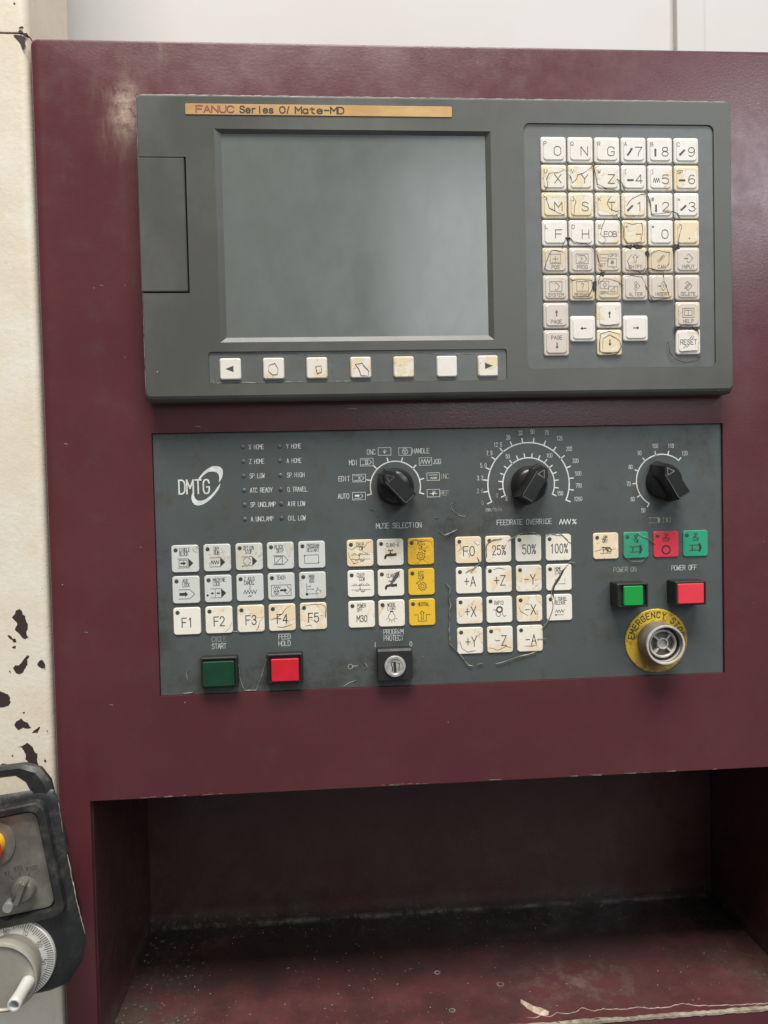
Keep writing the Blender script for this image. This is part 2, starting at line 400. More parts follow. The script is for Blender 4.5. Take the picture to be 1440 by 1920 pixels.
class MB:
    def __init__(self):
        self.v, self.f = [], []
        self.k = 0

    def loops(self, loops, cap0=True, cap1=True):
        """loops: (outline, y) from back to front, joined by walls"""
        b = len(self.v)
        n = len(loops[0][0])
        for pts, y in loops:
            self.v += [(p[0], y, p[1]) for p in pts]
        for i in range(len(loops) - 1):
            for j in range(n):
                k = (j + 1) % n
                self.f.append((b + i * n + j, b + i * n + k, b + (i + 1) * n + k, b + (i + 1) * n + j))
        if cap0:
            self.f.append(tuple(b + j for j in reversed(range(n))))
        if cap1:
            o = b + (len(loops) - 1) * n
            self.f.append(tuple(o + j for j in range(n)))
        return self

    def box(self, x0, x1, y0, y1, z0, z1):
        q = [(x0, z0), (x1, z0), (x1, z1), (x0, z1)]
        return self.loops([(q, y1), (q, y0)])

    def pad(self, cx, cz, w, h, r, yb, yf, cham, inset=None, n=4, steps=1):
        inset = cham if inset is None else inset
        L = [(rrect(cx, cz, w, h, r, n), yb), (rrect(cx, cz, w, h, r, n), yf + cham)]
        for s in range(1, steps + 1):
            a = math.pi / 2 * s / steps
            i = inset * (1 - math.cos(a)) if steps > 1 else inset
            d = cham * (1 - math.sin(a)) if steps > 1 else 0
            L.append((rrect(cx, cz, w - 2 * i, h - 2 * i, max(r - i * .5, .2), n), yf + d))
        return self.loops(L)

    def lathe(self, cx, cz, prof, n=40, cap0=True, cap1=True):
        """prof: (radius, y) from back to front"""
        return self.loops([(circ(cx, cz, r, n), y) for r, y in prof], cap0, cap1)

    def poly(self, pts, y):
        b = len(self.v)
        a = sum(pts[i][0] * pts[(i + 1) % len(pts)][1] - pts[(i + 1) % len(pts)][0] * pts[i][1] for i in range(len(pts)))
        if a < 0:
            pts = pts[::-1]
        yy = y - self.k * 0.004
        self.k = (self.k + 1) % 6
        self.v += [(p[0], yy, p[1]) for p in pts]
        self.f.append(tuple(range(b, b + len(pts))))
        return self

    def line(self, pts, w, y=0.0, closed=False):
        """flat printed stroke; sharp corners are drawn as separate strokes"""
        pts = [Vector(p) for p in pts]
        if closed:
            turn = [i for i in range(len(pts)) if (pts[i] - pts[i - 1]).normalized().dot((pts[(i + 1) % len(pts)] - pts[i]).normalized()) < 0.25]
            if turn:
                i = turn[0]
                pts = pts[i:] + pts[:i] + [pts[i]]
                closed = False
        if not closed and len(pts) > 2:
            for i in range(1, len(pts) - 1):
                if (pts[i] - pts[i - 1]).normalized().dot((pts[i + 1] - pts[i]).normalized()) < 0.25:
                    self.line(pts[:i + 1], w, y)
                    return self.line(pts[i:], w, y)
        m = len(pts)
        L, R = [], []
        for i in range(m):
            a = pts[i - 1] if (i > 0 or closed) else None
            c = pts[(i + 1) % m] if (i < m - 1 or closed) else None
            p = pts[i]
            d1 = (p - a).normalized() if a is not None else None
            d2 = (c - p).normalized() if c is not None else None
            d = (d1 + d2) if (d1 is not None and d2 is not None) else (d1 or d2)
            if d.length < 1e-6:
                d = d1
            d = d.normalized()
            nn = Vector((-d.y, d.x))
            k = 1.0
            if d1 is not None and d2 is not None:
                k = 1 / max(0.45, abs(nn.dot(Vector((-d1.y, d1.x)))))
            ext = Vector((0, 0))
            if not closed and i == 0:
                ext = -d * w * .4
            if not closed and i == m - 1:
                ext = d * w * .4
            L.append(p + nn * w / 2 * k + ext)
            R.append(p - nn * w / 2 * k + ext)
        b = len(self.v)
        yy = y - self.k * 0.004
        self.k = (self.k + 1) % 6
        for l, r in zip(L, R):
            self.v += [(l.x, yy, l.y), (r.x, yy, r.y)]
        for i in range(m if closed else m - 1):
            j = (i + 1) % m
            self.f.append((b + 2 * i, b + 2 * i + 1, b + 2 * j + 1, b + 2 * j))
        return self

    def ring(self, cx, cz, r, w, y=0.0, n=28, a0=0, a1=360):
        if a1 - a0 >= 360:
            return self.line([(cx + r * math.cos(2 * math.pi * k / n), cz + r * math.sin(2 * math.pi * k / n)) for k in range(n)], w, y, True)
        return self.line([(cx + r * math.cos(math.radians(a0 + (a1 - a0) * k / n)), cz + r * math.sin(math.radians(a0 + (a1 - a0) * k / n))) for k in range(n + 1)], w, y)

    def ridge(self, pts, w, h, y, jit=0.4):
        """raised curled edge of torn film"""
        P = [Vector(pts[0])]
        for a, c in zip(pts[:-1], pts[1:]):
            a, c = Vector(a), Vector(c)
            k = max(1, int((c - a).length / 2.2))
            for i in range(1, k + 1):
                q = a.lerp(c, i / k)
                if i < k:
                    q += Vector((random.uniform(-jit, jit), random.uniform(-jit, jit)))
                P.append(q)
        b = len(self.v)
        for i, p in enumerate(P):
            d = (P[min(i + 1, len(P) - 1)] - P[max(i - 1, 0)])
            d = d.normalized() if d.length > 1e-6 else Vector((1, 0))
            nn = Vector((-d.y, d.x))
            ww = w * random.uniform(0.45, 1.35) * (0.35 if i in (0, len(P) - 1) else 1)
            hh = h * random.uniform(0.5, 1.4)
            self.v += [(p.x + nn.x * ww / 2, y, p.y + nn.y * ww / 2), (p.x, y - hh, p.y), (p.x - nn.x * ww / 2, y, p.y - nn.y * ww / 2)]
        for i in range(len(P) - 1):
            o, q = b + 3 * i, b + 3 * i + 3
            self.f += [(o, o + 1, q + 1, q), (o + 1, o + 2, q + 2, q + 1)]
        return self

    def shift(self, x, y, z):
        self.v = [(a + x, b + y, c + z) for a, b, c in self.v]
        return self

    def rot(self, ang, cx=0, cz=0):
        c, s = math.cos(ang), math.sin(ang)
        self.v = [(cx + (x - cx) * c - (z - cz) * s, y, cz + (x - cx) * s + (z - cz) * c) for x, y, z in self.v]
        return self

    def mesh(self, name, mat, smooth=False):
        me = bpy.data.meshes.new(name)
        me.from_pydata([(x * MM, y * MM, z * MM) for x, y, z in self.v], [], self.f)
        me.materials.append(mat)
        if smooth:
            for p in me.polygons:
                p.use_smooth = True
        me.update()
        return me

    def build(self, name, mat, parent=None, at=(0, 0, 0), smooth=False, fix=False):
        if isinstance(mat, str):
            mat = MAT[mat]
        me = self.mesh(name, mat, smooth)
        if fix:
            bm = bmesh.new()
            bm.from_mesh(me)
            bmesh.ops.recalc_face_normals(bm, faces=bm.faces)
            bm.to_mesh(me)
            bm.free()
        return place(name, me, parent, at)


def place(name, me, parent=None, at=(0, 0, 0)):
    o = bpy.data.objects.new(name, me)
    scene.collection.objects.link(o)
    PM[o] = Vector(at)
    if parent is None:
        o.location = W(*at)
    else:
        o.parent = parent
        o.location = (PM[o] - PM[parent]) * MM
    return o


def smooth_by_angle(o, deg=35):
    for p in o.data.polygons:
        p.use_smooth = True
    bm = bmesh.new()
    bm.from_mesh(o.data)
    for e in bm.edges:
        if len(e.link_faces) == 2 and e.calc_face_angle(0) > math.radians(deg):
            e.smooth = False
    bm.to_mesh(o.data)
    bm.free()


def cut(o, cutters):
    """subtract meshes (MB, same coordinates) from o, once, in the script"""
    for c in cutters:
        co = bpy.data.objects.new('cutter', c.mesh('cutter', o.data.materials[0]))
        scene.collection.objects.link(co)
        bm = bmesh.new()
        bm.from_mesh(co.data)
        bmesh.ops.recalc_face_normals(bm, faces=bm.faces)
        bm.to_mesh(co.data)
        bm.free()
        co.matrix_world = Matrix.Translation(W(*PM[o]))
        md = o.modifiers.new('cut', 'BOOLEAN')
        md.operation = 'DIFFERENCE'
        md.solver = 'EXACT'
        md.object = co
        bpy.context.view_layer.update()
        me = bpy.data.meshes.new_from_object(o.evaluated_get(bpy.context.evaluated_depsgraph_get()))
        o.modifiers.clear()
        old = o.data
        o.data = me
        bpy.data.meshes.remove(old)
        cm = co.data
        bpy.data.objects.remove(co)
        bpy.data.meshes.remove(cm)


def thing(name, at, label, cat, group=None, rot=None):
    o = bpy.data.objects.new(name, None)
    scene.collection.objects.link(o)
    o.empty_display_size = 0.02
    o.location = W(*at)
    PM[o] = Vector(at)
    o['label'] = label
    o['category'] = cat
    if group:
        o['group'] = group
    if rot:
        o.rotation_euler = rot
        PM[o] = Vector((0, 0, 0))
    return o


# ------------------------------------------------------------------ single-stroke lettering
GL = {
    'A': '0,0 2,6 4,0|.7,2 3.3,2', 'B': '0,0 0,6 2.6,6 3.7,5.3 3.7,3.8 2.6,3.2 0,3.2|2.6,3.2 4,2.4 4,.8 2.8,0 0,0',
    'C': '4,4.6 3.3,5.8 2,6.1 .7,5.8 0,4.6 0,1.4 .7,.2 2,-.1 3.3,.2 4,1.4', 'D': '0,0 0,6 2.2,6 3.5,5.4 4,4.3 4,1.7 3.5,.6 2.2,0 0,0',
    'E': '4,6 0,6 0,0 4,0|0,3.1 3.4,3.1', 'F': '4,6 0,6 0,0|0,3.1 3.4,3.1',
    'G': '4,4.6 3.3,5.8 2,6.1 .7,5.8 0,4.6 0,1.4 .7,.2 2,-.1 3.3,.2 4,1.4 4,2.8 2.3,2.8',
    'H': '0,0 0,6|4,0 4,6|0,3.1 4,3.1', 'I': '2,0 2,6', 'J': '3.4,6 3.4,1.4 2.7,.1 1.3,.1 .5,1.4', 'K': '0,0 0,6|4,6 0,2.4|1.3,3.5 4,0',
    'L': '0,6 0,0 4,0', 'M': '-.2,0 -.2,6 2,2.4 4.2,6 4.2,0', 'N': '0,0 0,6 4,0 4,6',
    'O': '2,6.1 3.3,5.7 4,4.5 4,1.5 3.3,.3 2,-.1 .7,.3 0,1.5 0,4.5 .7,5.7 2,6.1', 'P': '0,0 0,6 2.7,6 3.8,5.5 4,4.4 3.7,3.4 2.7,2.8 0,2.8',
    'Q': '2,6.1 3.3,5.7 4,4.5 4,1.5 3.3,.3 2,-.1 .7,.3 0,1.5 0,4.5 .7,5.7 2,6.1|2.5,1.6 4,-.2', 'R': '0,0 0,6 2.7,6 3.8,5.5 4,4.4 3.7,3.4 2.7,2.9 0,2.9|2.2,2.9 4,0',
    'S': '3.8,4.8 3.1,5.8 2,6.1 .8,5.8 .2,4.8 .5,3.8 2,3.2 3.5,2.6 4,1.5 3.3,.3 2,-.1 .7,.2 0,1.3', 'T': '0,6 4,6|2,6 2,0',
    'U': '0,6 0,1.5 .7,.3 2,-.1 3.3,.3 4,1.5 4,6', 'V': '0,6 2,0 4,6', 'W': '0,6 .9,0 2,4 3.1,0 4,6', 'X': '0,0 4,6|0,6 4,0', 'Y': '0,6 2,3 4,6|2,3 2,0', 'Z': '0,6 4,6 0,0 4,0',
    '0': '2,6.1 3.3,5.5 3.9,4 3.9,2 3.3,.5 2,-.1 .7,.5 .1,2 .1,4 .7,5.5 2,6.1', '1': '1,4.8 2.3,6 2.3,0', '2': '.1,4.6 .8,5.8 2,6.1 3.3,5.7 3.9,4.6 3.5,3.4 .1,0 4,0',
    '3': '.2,5 .9,5.9 2.1,6.1 3.4,5.6 3.7,4.5 3,3.4 1.7,3.2 3.2,2.9 4,1.7 3.4,.4 2.1,-.1 .7,.2 0,1.2', '4': '3,0 3,6 0,1.8 4,1.8', '5': '3.7,6 .6,6 .3,3.3 1.2,3.8 2.4,3.9 3.6,3.2 4,2 3.6,.7 2.2,-.1 .8,.2 0,1.1',
    '6': '3.6,5.2 2.9,6 1.7,6 .6,5 .1,3 .2,1.4 .9,.2 2,-.1 3.3,.4 3.9,1.8 3.4,3.1 2.1,3.6 .9,3.2 .2,2', '7': '0,6 4,6 2.2,2.8 1.6,0',
    '8': '2,3.2 .7,3.7 .3,4.8 .8,5.8 2,6.1 3.2,5.8 3.7,4.8 3.3,3.7 2,3.2 .5,2.6 0,1.5 .7,.3 2,-.1 3.3,.3 4,1.5 3.5,2.6 2,3.2',
    '9': '.4,.8 1.1,0 2.3,0 3.4,1 3.9,3 3.8,4.6 3.1,5.8 2,6.1 .7,5.6 .1,4.2 .6,2.9 1.9,2.4 3.1,2.8 3.8,4',
    '.': '.6,0 1.1,0', '%': '0,0 4,6|.8,6 1.6,5.5 1.6,4.3 .8,3.8 0,4.3 0,5.5 .8,6|3.2,2.2 4,1.7 4,.5 3.2,0 2.4,.5 2.4,1.7 3.2,2.2', '/': '0,0 4,6', '-': '.4,3 3.6,3', '+': '.1,3 3.9,3|2,5 2,1',
    '[': '2.6,6.4 1,6.4 1,-.4 2.6,-.4', ']': '1.4,6.4 3,6.4 3,-.4 1.4,-.4', '#': '1.2,0 1.8,6|2.6,0 3.2,6|.2,4 4,4|0,2 3.8,2', '=': '.4,3.9 3.6,3.9|.4,2.1 3.6,2.1', '*': '2,5 2,1|.3,4 3.7,2|.3,2 3.7,4', '?': '.3,4.6 .9,5.8 2,6.1 3.2,5.6 3.6,4.5 2.9,3.3 2,2.6 2,1.6|2,.4 2,0', ',': '1,0 .6,-1',
    'a': '3.6,4 3.6,0|3.6,3 2.6,4 1.2,4 .2,3 .2,1 1.2,0 2.6,0 3.6,1', 'e': '.2,2.1 3.7,2.1 3.7,3 2.8,4 1.2,4 .2,3 .2,1 1.2,0 2.8,0 3.6,.7', 'r': '.6,0 .6,4|.6,2.6 1.6,4 3,4',
    's': '3.4,3.3 2.6,4 1.2,4 .5,3.3 .8,2.4 3,1.7 3.5,.8 2.6,0 1.1,0 .3,.8', 't': '1.6,5.4 1.6,.8 2.4,0 3.4,0|.4,4 3.2,4',
    'm': '0,0 0,4|0,3.2 .6,4 1.4,4 2,3.2 2,0|2,3.2 2.6,4 3.4,4 4,3.2 4,0', 'i': '2,0 2,4|2,5.4 2,5.9', 'n': '.4,0 .4,4|.4,3 1.2,4 2.6,4 3.4,3 3.4,0',
}
GLP = {k: [[tuple(map(float, p.split(','))) for p in s.split()] for s in v.split('|')] for k, v in GL.items()}


def text(mb, s, x, z, h, adv, w, align='l', y=0.0, gw=None, ang=0.0, org=None):
    """monospaced stroke text; (x, z) is the left/centre/right of the middle line"""
    gw = gw or adv * 0.74
    tot = adv * (len(s) - 1) + gw
    x0 = {'l': x, 'c': x - tot / 2, 'r': x - tot}[align]
    for i, ch in enumerate(s):
        if ch == ' ':
            continue
        for st in GLP[ch]:
            pts = [(x0 + i * adv + px / 4 * gw, z - h / 2 + pz / 6 * h) for px, pz in st]
            if org:
                c, sn = math.cos(ang), math.sin(ang)
                pts = [(org[0] + (a - x) * c - (b - z) * sn, org[1] + (a - x) * sn + (b - z) * c) for a, b in pts]
            closed = len(pts) > 4 and (Vector(pts[0]) - Vector(pts[-1])).length < 1e-6
            mb.line(pts[:-1] if closed else pts, w, y, closed)
    return mb

# ---- outlines of wear on the film, keys and paint, in panel millimetres
TEAR_A = [
  [(268.2,-62.6),(270.7,-58.8),(270.0,-54.4),(271.8,-50.7),(278.5,-50.1),(282.1,-48.1)],
  [(284.6,-51.1),(286.8,-53.3),(287.5,-57.1),(290.7,-54.3),(291.3,-51.6),(295.3,-50.5),(299.8,-47.2),(302.6,-45.0),(307.7,-44.3)],
  [(302.1,-46.1),(303.7,-51.0),(304.7,-57.5),(310.8,-60.7),(317.6,-61.8)],
  [(318.3,-54.2),(322.2,-57.4),(324.4,-62.9)],
  [(317.1,-56.4),(318.3,-54.2)],
  [(267.6,-65.3),(269.8,-67.4),(271.4,-73.9),(278.0,-77.1),(282.5,-78.8)],
  [(287.4,-65.7),(289.9,-69.5),(288.7,-72.8),(288.3,-78.8)],
  [(301.7,-70.6),(303.9,-70.0)],
  [(314.2,-65.6),(311.3,-70.5),(312.9,-73.8),(317.4,-76.0),(320.2,-75.4)],
  [(324.8,-72.1),(327.7,-68.3),(334.5,-64.5),(339.1,-64.4),(341.3,-69.4),(342.3,-77.6),(350.3,-77.0),(357.2,-75.9),(360.6,-77.5),(362.8,-81.9)],
  [(317.4,-77.6),(319.6,-81.4),(322.9,-86.9),(322.6,-93.4),(325.6,-97.8)],
  [(328.1,-80.3),(329.2,-82.5)],
  [(323.0,-83.1),(328.6,-84.7),(335.4,-83.8),(335.9,-89.1),(334.7,-96.2),(328.4,-97.3)],
  [(310.0,-80.3),(307.7,-85.8),(306.4,-91.3),(310.3,-95.1),(308.0,-97.8)],
  [(279.9,-101.0),(282.2,-94.5),(285.0,-93.4),(287.8,-96.2),(295.7,-97.2),(300.1,-100.0),(304.0,-103.3)],
  [(361.1,-84.1),(363.4,-85.2),(361.5,-92.3),(360.3,-98.9),(356.9,-102.2)],
]
TEAR_B = [
  [(269.0,-116.6),(267.3,-114.4),(270.9,-104.6),(273.1,-101.9),(281.0,-103.5)],
  [(304.0,-103.6),(305.1,-109.0),(307.2,-116.7),(304.3,-124.3)],
  [(284.6,-121.0),(286.8,-122.1),(293.0,-121.5),(299.8,-122.1),(300.3,-127.6),(297.4,-133.1),(287.2,-133.0)],
  [(328.3,-104.7),(324.9,-109.1),(326.5,-114.5),(333.8,-116.8),(338.4,-114.0)],
  [(340.8,-104.7),(346.6,-102.3),(354.5,-103.6),(353.9,-111.3),(349.8,-116.3),(339.0,-114.0),(335.5,-119.5)],
  [(323.6,-120.0),(328.1,-118.9),(334.9,-120.1),(337.7,-126.7),(340.5,-132.2),(342.7,-136.1),(353.0,-134.5)],
  [(349.8,-116.8),(350.9,-124.5),(354.2,-133.4)],
  [(304.8,-124.3),(308.8,-121.1),(316.7,-122.7),(322.4,-126.1)],
  [(305.0,-151.7),(311.8,-152.9),(318.6,-151.3)],
  [(304.7,-170.4),(305.4,-158.3),(311.7,-156.7),(319.1,-158.5)],
  [(307.0,-169.4),(307.1,-161.7),(311.7,-158.9),(318.4,-162.9),(320.1,-167.3),(316.0,-172.2),(307.0,-171.0)],
  [(358.5,-154.4),(364.3,-152.2),(370.0,-153.4),(374.6,-160.1)],
  [(357.3,-161.0),(353.2,-164.3),(353.7,-171.0),(357.1,-175.4),(364.0,-178.3),(374.4,-176.7),(376.2,-172.3)],
  [(361.2,-171.0),(366.4,-170.5),(373.3,-170.0)],
]
TEAR_BLOT = [
  [(323.8,-98.7),(328.4,-98.1),(327.8,-101.4)],
  [(329.5,-98.1),(335.8,-98.4),(335.2,-100.6),(331.2,-101.2)],
  [(336.8,-103.6),(339.1,-102.0),(340.8,-104.7),(338.5,-105.8)],
  [(358.0,-98.2),(361.4,-97.6),(362.0,-100.9),(356.8,-102.0)],
  [(306.0,-116.9),(309.4,-116.2),(308.2,-120.0)],
  [(300.6,-123.2),(303.4,-122.4),(303.0,-127.6),(300.8,-129.8)],
  [(282.2,-93.2),(286.1,-93.8),(283.9,-95.9)],
  [(357.9,-153.9),(374.6,-154.3),(374.5,-159.0),(371.7,-155.6),(359.6,-155.7),(357.8,-158.8)],
]
SOFT_FILM = [
  [(81.3,-176.9),(85.1,-175.7),(87.3,-179.2),(86.7,-183.0),(83.4,-183.2),(80.9,-180.6)],
  [(111.8,-178.0),(115.6,-177.6),(115.9,-181.8),(112.9,-182.8)],
  [(138.1,-176.8),(142.7,-176.1),(144.2,-178.4),(147.2,-181.4),(146.8,-184.8),(141.8,-184.4),(140.3,-179.8)],
]
SOFT_LINE = [
  [(46.3,-168.1),(97.3,-168.9),(105.6,-170.2)],
  [(105.6,-170.2),(105.8,-189.9)],
  [(122.3,-169.2),(120.0,-172.7),(124.9,-188.7),(145.5,-190.5)],
  [(122.3,-169.2),(182.9,-169.5),(201.5,-171.0),(234.4,-170.1)],
  [(193.5,-185.0),(196.5,-188.1),(202.7,-189.7),(205.1,-186.7)],
  [(42.7,-189.5),(75.6,-190.3),(104.3,-189.9)],
  [(46.3,-168.8),(45.7,-188.3)],
  [(234.4,-170.1),(234.9,-184.7)],
]
TEAR_C = [
  [(227.3,-317.9),(226.7,-313.7),(227.6,-301.1),(230.5,-298.4),(238.4,-296.5)],
  [(242.6,-298.7),(247.6,-296.1),(251.2,-294.1),(256.9,-293.4),(261.9,-293.6),(265.8,-295.2)],
  [(269.0,-296.7),(273.3,-294.3),(278.3,-295.5),(281.2,-295.2),(286.1,-300.7),(287.9,-301.4)],
  [(198.2,-326.5),(201.3,-330.4),(200.1,-336.7),(201.4,-343.0),(200.3,-346.5),(200.4,-354.9),(200.0,-359.8),(200.1,-369.7),(205.6,-375.5),(210.5,-382.0),(213.2,-385.3),(216.1,-385.7)],
  [(219.3,-384.9),(223.9,-384.1)],
  [(232.4,-384.9),(240.3,-383.2),(247.5,-380.7),(256.1,-379.2),(261.9,-377.3)],
  [(290.5,-315.6),(286.6,-314.8),(283.7,-318.2),(280.8,-321.0),(278.5,-325.2),(275.6,-329.3),(273.4,-333.5),(272.9,-338.4),(274.3,-344.1),(273.1,-350.4),(270.8,-355.3),(267.2,-360.2),(265.3,-362.2)],
  [(216.0,-319.7),(222.4,-313.9),(220.8,-309.3)],
  [(212.4,-319.9),(217.4,-317.6),(222.1,-314.6)],
  [(262.4,-368.5),(268.8,-368.6)],
  [(198.5,-293.7),(203.1,-291.7),(206.0,-290.4)],
]
TEAR_D = [
  [(335.8,-295.7),(339.6,-298.4),(344.1,-300.0),(349.0,-304.2)],
  [(326.9,-313.1),(331.4,-315.8),(338.6,-316.0),(342.8,-312.5)],
  [(325.5,-307.9),(325.8,-312.3)],
]
TEAR_E = [
  [(146.5,-273.9),(149.7,-274.9),(151.4,-278.7),(153.5,-283.0),(156.3,-288.2),(157.6,-292.2)],
  [(215.3,-276.7),(213.0,-281.0),(208.7,-280.2),(203.7,-275.7),(203.0,-272.1),(205.9,-270.7)],
  [(193.2,-289.9),(198.2,-293.6),(204.8,-290.9),(207.7,-289.5)],
  [(191.5,-281.5),(193.7,-280.9)],
]
TEAR_F = [
  [(15.7,-398.1),(22.1,-396.6),(23.6,-395.2)],
  [(18.8,-387.7),(18.2,-383.3),(20.5,-380.5)],
  [(52.8,-374.5),(54.0,-380.4),(54.5,-389.2),(57.2,-396.6),(65.1,-396.9),(67.4,-391.2),(71.3,-381.1),(73.7,-373.8)],
  [(125.4,-396.8),(129.1,-394.5),(134.3,-392.8)],
  [(139.7,-380.9),(141.8,-383.9),(139.6,-385.3)],
  [(44.7,-356.7),(50.5,-355.7),(60.5,-357.0)],
  [(163.9,-355.5),(166.0,-360.4),(168.1,-365.7)],
  [(200.2,-355.0),(200.7,-369.9),(205.7,-376.0)],
]
CHIPS = [
  [(-96.7,-340.9),(-94.4,-338.1),(-94.0,-336.4),(-91.2,-335.4),(-89.8,-337.2),(-89.6,-339.2),(-87.9,-340.4),(-87.6,-343.0),(-86.4,-345.9),(-86.6,-349.1),(-87.6,-350.9),(-87.1,-354.1),(-86.2,-354.9),(-88.5,-356.1),(-90.2,-355.3),(-91.8,-352.9),(-95.1,-349.2),(-93.3,-346.0),(-93.6,-344.6),(-95.6,-342.4)],
  [(-100.2,-353.3),(-99.1,-352.8),(-97.4,-354.1),(-96.7,-355.6),(-95.0,-355.3),(-94.2,-357.8),(-95.8,-358.1),(-97.1,-356.3),(-98.5,-355.5)],
  [(-97.7,-361.5),(-96.2,-360.4),(-94.7,-360.3),(-95.3,-362.4)],
  [(-97.3,-375.3),(-95.7,-373.5),(-93.6,-373.8),(-91.5,-371.9),(-90.0,-369.8),(-87.8,-367.0),(-86.1,-367.5),(-86.9,-369.2),(-87.9,-369.9),(-87.6,-373.2),(-89.2,-376.0),(-91.0,-378.8),(-93.5,-379.7),(-95.5,-378.9)],
  [(-81.3,-373.4),(-80.0,-371.3),(-78.2,-370.3),(-76.9,-371.8),(-75.9,-374.3),(-76.4,-376.1),(-78.4,-376.2),(-80.5,-374.9)],
  [(-100.0,-377.3),(-99.1,-377.0),(-99.0,-379.2)],
  [(-110.5,-391.2),(-106.3,-390.7),(-103.6,-391.9),(-101.2,-393.1),(-99.9,-395.3),(-100.2,-397.4),(-99.5,-398.5),(-101.2,-401.0),(-104.7,-401.9),(-110.9,-402.4)],
  [(-97.9,-414.1),(-96.8,-412.0),(-94.3,-410.8),(-93.2,-409.8),(-91.5,-411.9),(-88.8,-413.1),(-86.7,-416.8),(-88.6,-417.1),(-92.1,-416.2),(-94.9,-418.0),(-96.9,-416.0)],
  [(-86.5,-420.1),(-85.2,-418.7),(-83.1,-417.3),(-81.5,-415.9),(-80.9,-416.7),(-82.1,-418.8),(-82.8,-420.4)],
  [(-96.0,-429.0),(-93.2,-428.8),(-90.0,-426.6),(-88.3,-427.9),(-86.3,-429.8),(-85.0,-433.5),(-83.3,-434.7),(-83.8,-438.6),(-82.9,-442.3),(-84.7,-442.9),(-89.8,-441.2),(-90.1,-439.1),(-91.6,-437.9),(-91.0,-435.4),(-92.3,-431.7),(-93.6,-429.6)],
  [(-112.4,-440.9),(-108.2,-441.1),(-106.1,-440.1),(-101.3,-441.0),(-103.1,-442.8),(-108.3,-443.9),(-112.5,-444.5)],
  [(-79.3,-439.6),(-78.6,-438.5),(-77.5,-439.7),(-78.3,-440.9)],
  [(-92.2,-405.7),(-90.6,-405.4),(-90.7,-406.5),(-91.7,-406.7)],
  [(-76.9,-419.0),(-75.8,-418.9),(-75.8,-420.2)],
  [(-100.4,-434.9),(-99.7,-434.6),(-99.0,-435.4),(-100.1,-436.0)],
]
CHIPS_T = [
  [(-81.5,44.8),(-80.0,45.3),(-77.7,44.9),(-74.4,44.2),(-73.3,42.3),(-74.0,40.4),(-73.9,37.0),(-75.6,36.0),(-76.9,38.9),(-78.3,40.8),(-79.9,42.7)],
  [(-78.2,49.7),(-76.0,50.9),(-74.6,50.2),(-74.9,49.0),(-77.0,49.2)],
  [(-80.9,65.5),(-80.0,66.2),(-79.3,65.3),(-80.0,64.3)],
  [(-78.5,47.3),(-77.3,48.5),(-74.8,46.6),(-75.7,45.9)],
]
SWOOSH = [
  [(30.0,-251.2),(31.3,-249.1),(33.9,-246.1),(36.9,-243.6),(39.9,-242.2),(42.9,-242.0),(45.2,-242.7),(46.7,-244.3),(47.0,-246.4),(46.5,-249.4),(45.4,-251.5),(44.1,-253.2),(44.4,-250.6),(44.2,-248.1),(42.8,-246.3),(40.3,-245.7),(37.3,-245.9),(34.7,-247.4),(32.5,-249.5),(31.2,-251.2)],
  [(45.3,-253.8),(43.7,-257.9),(41.1,-261.3),(38.4,-264.2),(35.8,-266.3),(32.8,-268.0),(29.8,-268.7),(27.3,-268.0),(25.9,-266.2),(25.3,-263.9),(25.4,-261.8),(26.3,-259.7),(27.2,-259.7),(27.1,-261.8),(27.9,-264.0),(29.5,-265.3),(32.1,-265.4),(35.1,-264.4),(38.1,-262.1),(41.1,-259.1),(43.8,-255.3)],
]

# ================================================================== the setting: machine enclosure behind
wall = MB().box(-420, 900, 150, 170, 41.8, 420).build('wall', 'white')
wall['kind'] = 'structure'
MB().pad(449, 231, 25.6, 378, 1.2, 150.0, 143.0, 1.2, steps=2).build('cover_strip', 'white', wall, fix=True)

# ================================================================== cream column left of the console
col = thing('machine_column', (-190, 60, -940), 'cream painted machine column with dark chipped paint beside the maroon console', 'column')
cx0, cx1 = -330, -72.6


def column_skin(z0, z1):
    m = MB()
    pr = [(cx0, 88), (cx0, 4)]
    r = 6.5
    for k in range(9):
        a = math.pi / 2 * k / 8
        pr.append((cx1 - r + r * math.sin(a), 4 + r - r * math.cos(a)))
    pr.append((cx1, 88))
    n = len(pr)
    m.v = [(x, y, z0) for x, y in pr] + [(x, y, z1) for x, y in pr]
    m.f = [(i, (i + 1) % n, n + (i + 1) % n, n + i) for i in range(n)] + [tuple(reversed(range(n))), tuple(range(n, 2 * n))]
    return m


for nm, a, b in (('lower_panel', -940, 45.6), ('upper_panel', 47.0, 410)):
    o = column_skin(a, b).shift(190, -60, 940).build(nm, 'cream', col, (-190, 60, -940), fix=True)
    smooth_by_angle(o, 25)
MB().box(cx0 + 2, cx1 - .5, 5, 80, 45.55, 47.05).shift(190, -60, 940).build('seam', 'chip', col, (-190, 60, -940))


def ragged(pts, amp=0.25):
    out = []
    for i, p in enumerate(pts):
        q = pts[(i + 1) % len(pts)]
        a, b = Vector(p), Vector(q)
        k = max(1, int((b - a).length / 1.1))
        for j in range(k):
            c = a.lerp(b, j / k)
            if j:
                c += Vector((random.uniform(-amp, amp), random.uniform(-amp, amp)))
            out.append((c.x, c.y))
    return out


for pts in CHIPS + CHIPS_T:
    cx = sum(p[0] for p in pts) / len(pts)
    cz = sum(p[1] for p in pts) / len(pts)
    far = max(p[0] for p in pts) > cx1 - 6
    y = 3.90 if not far else 3.85
    MB().poly(ragged([(p[0] - cx, p[1] - cz) for p in pts]), 0).build('bare_patch', 'chip', col, (cx, y, cz))

# ================================================================== maroon console with open shelf
con = thing('control_console', (180, 120, -940), 'maroon painted control console with an open shelf under its two panels', 'console')
LX, RX, TZ = -70.0, 640.0, 41.4
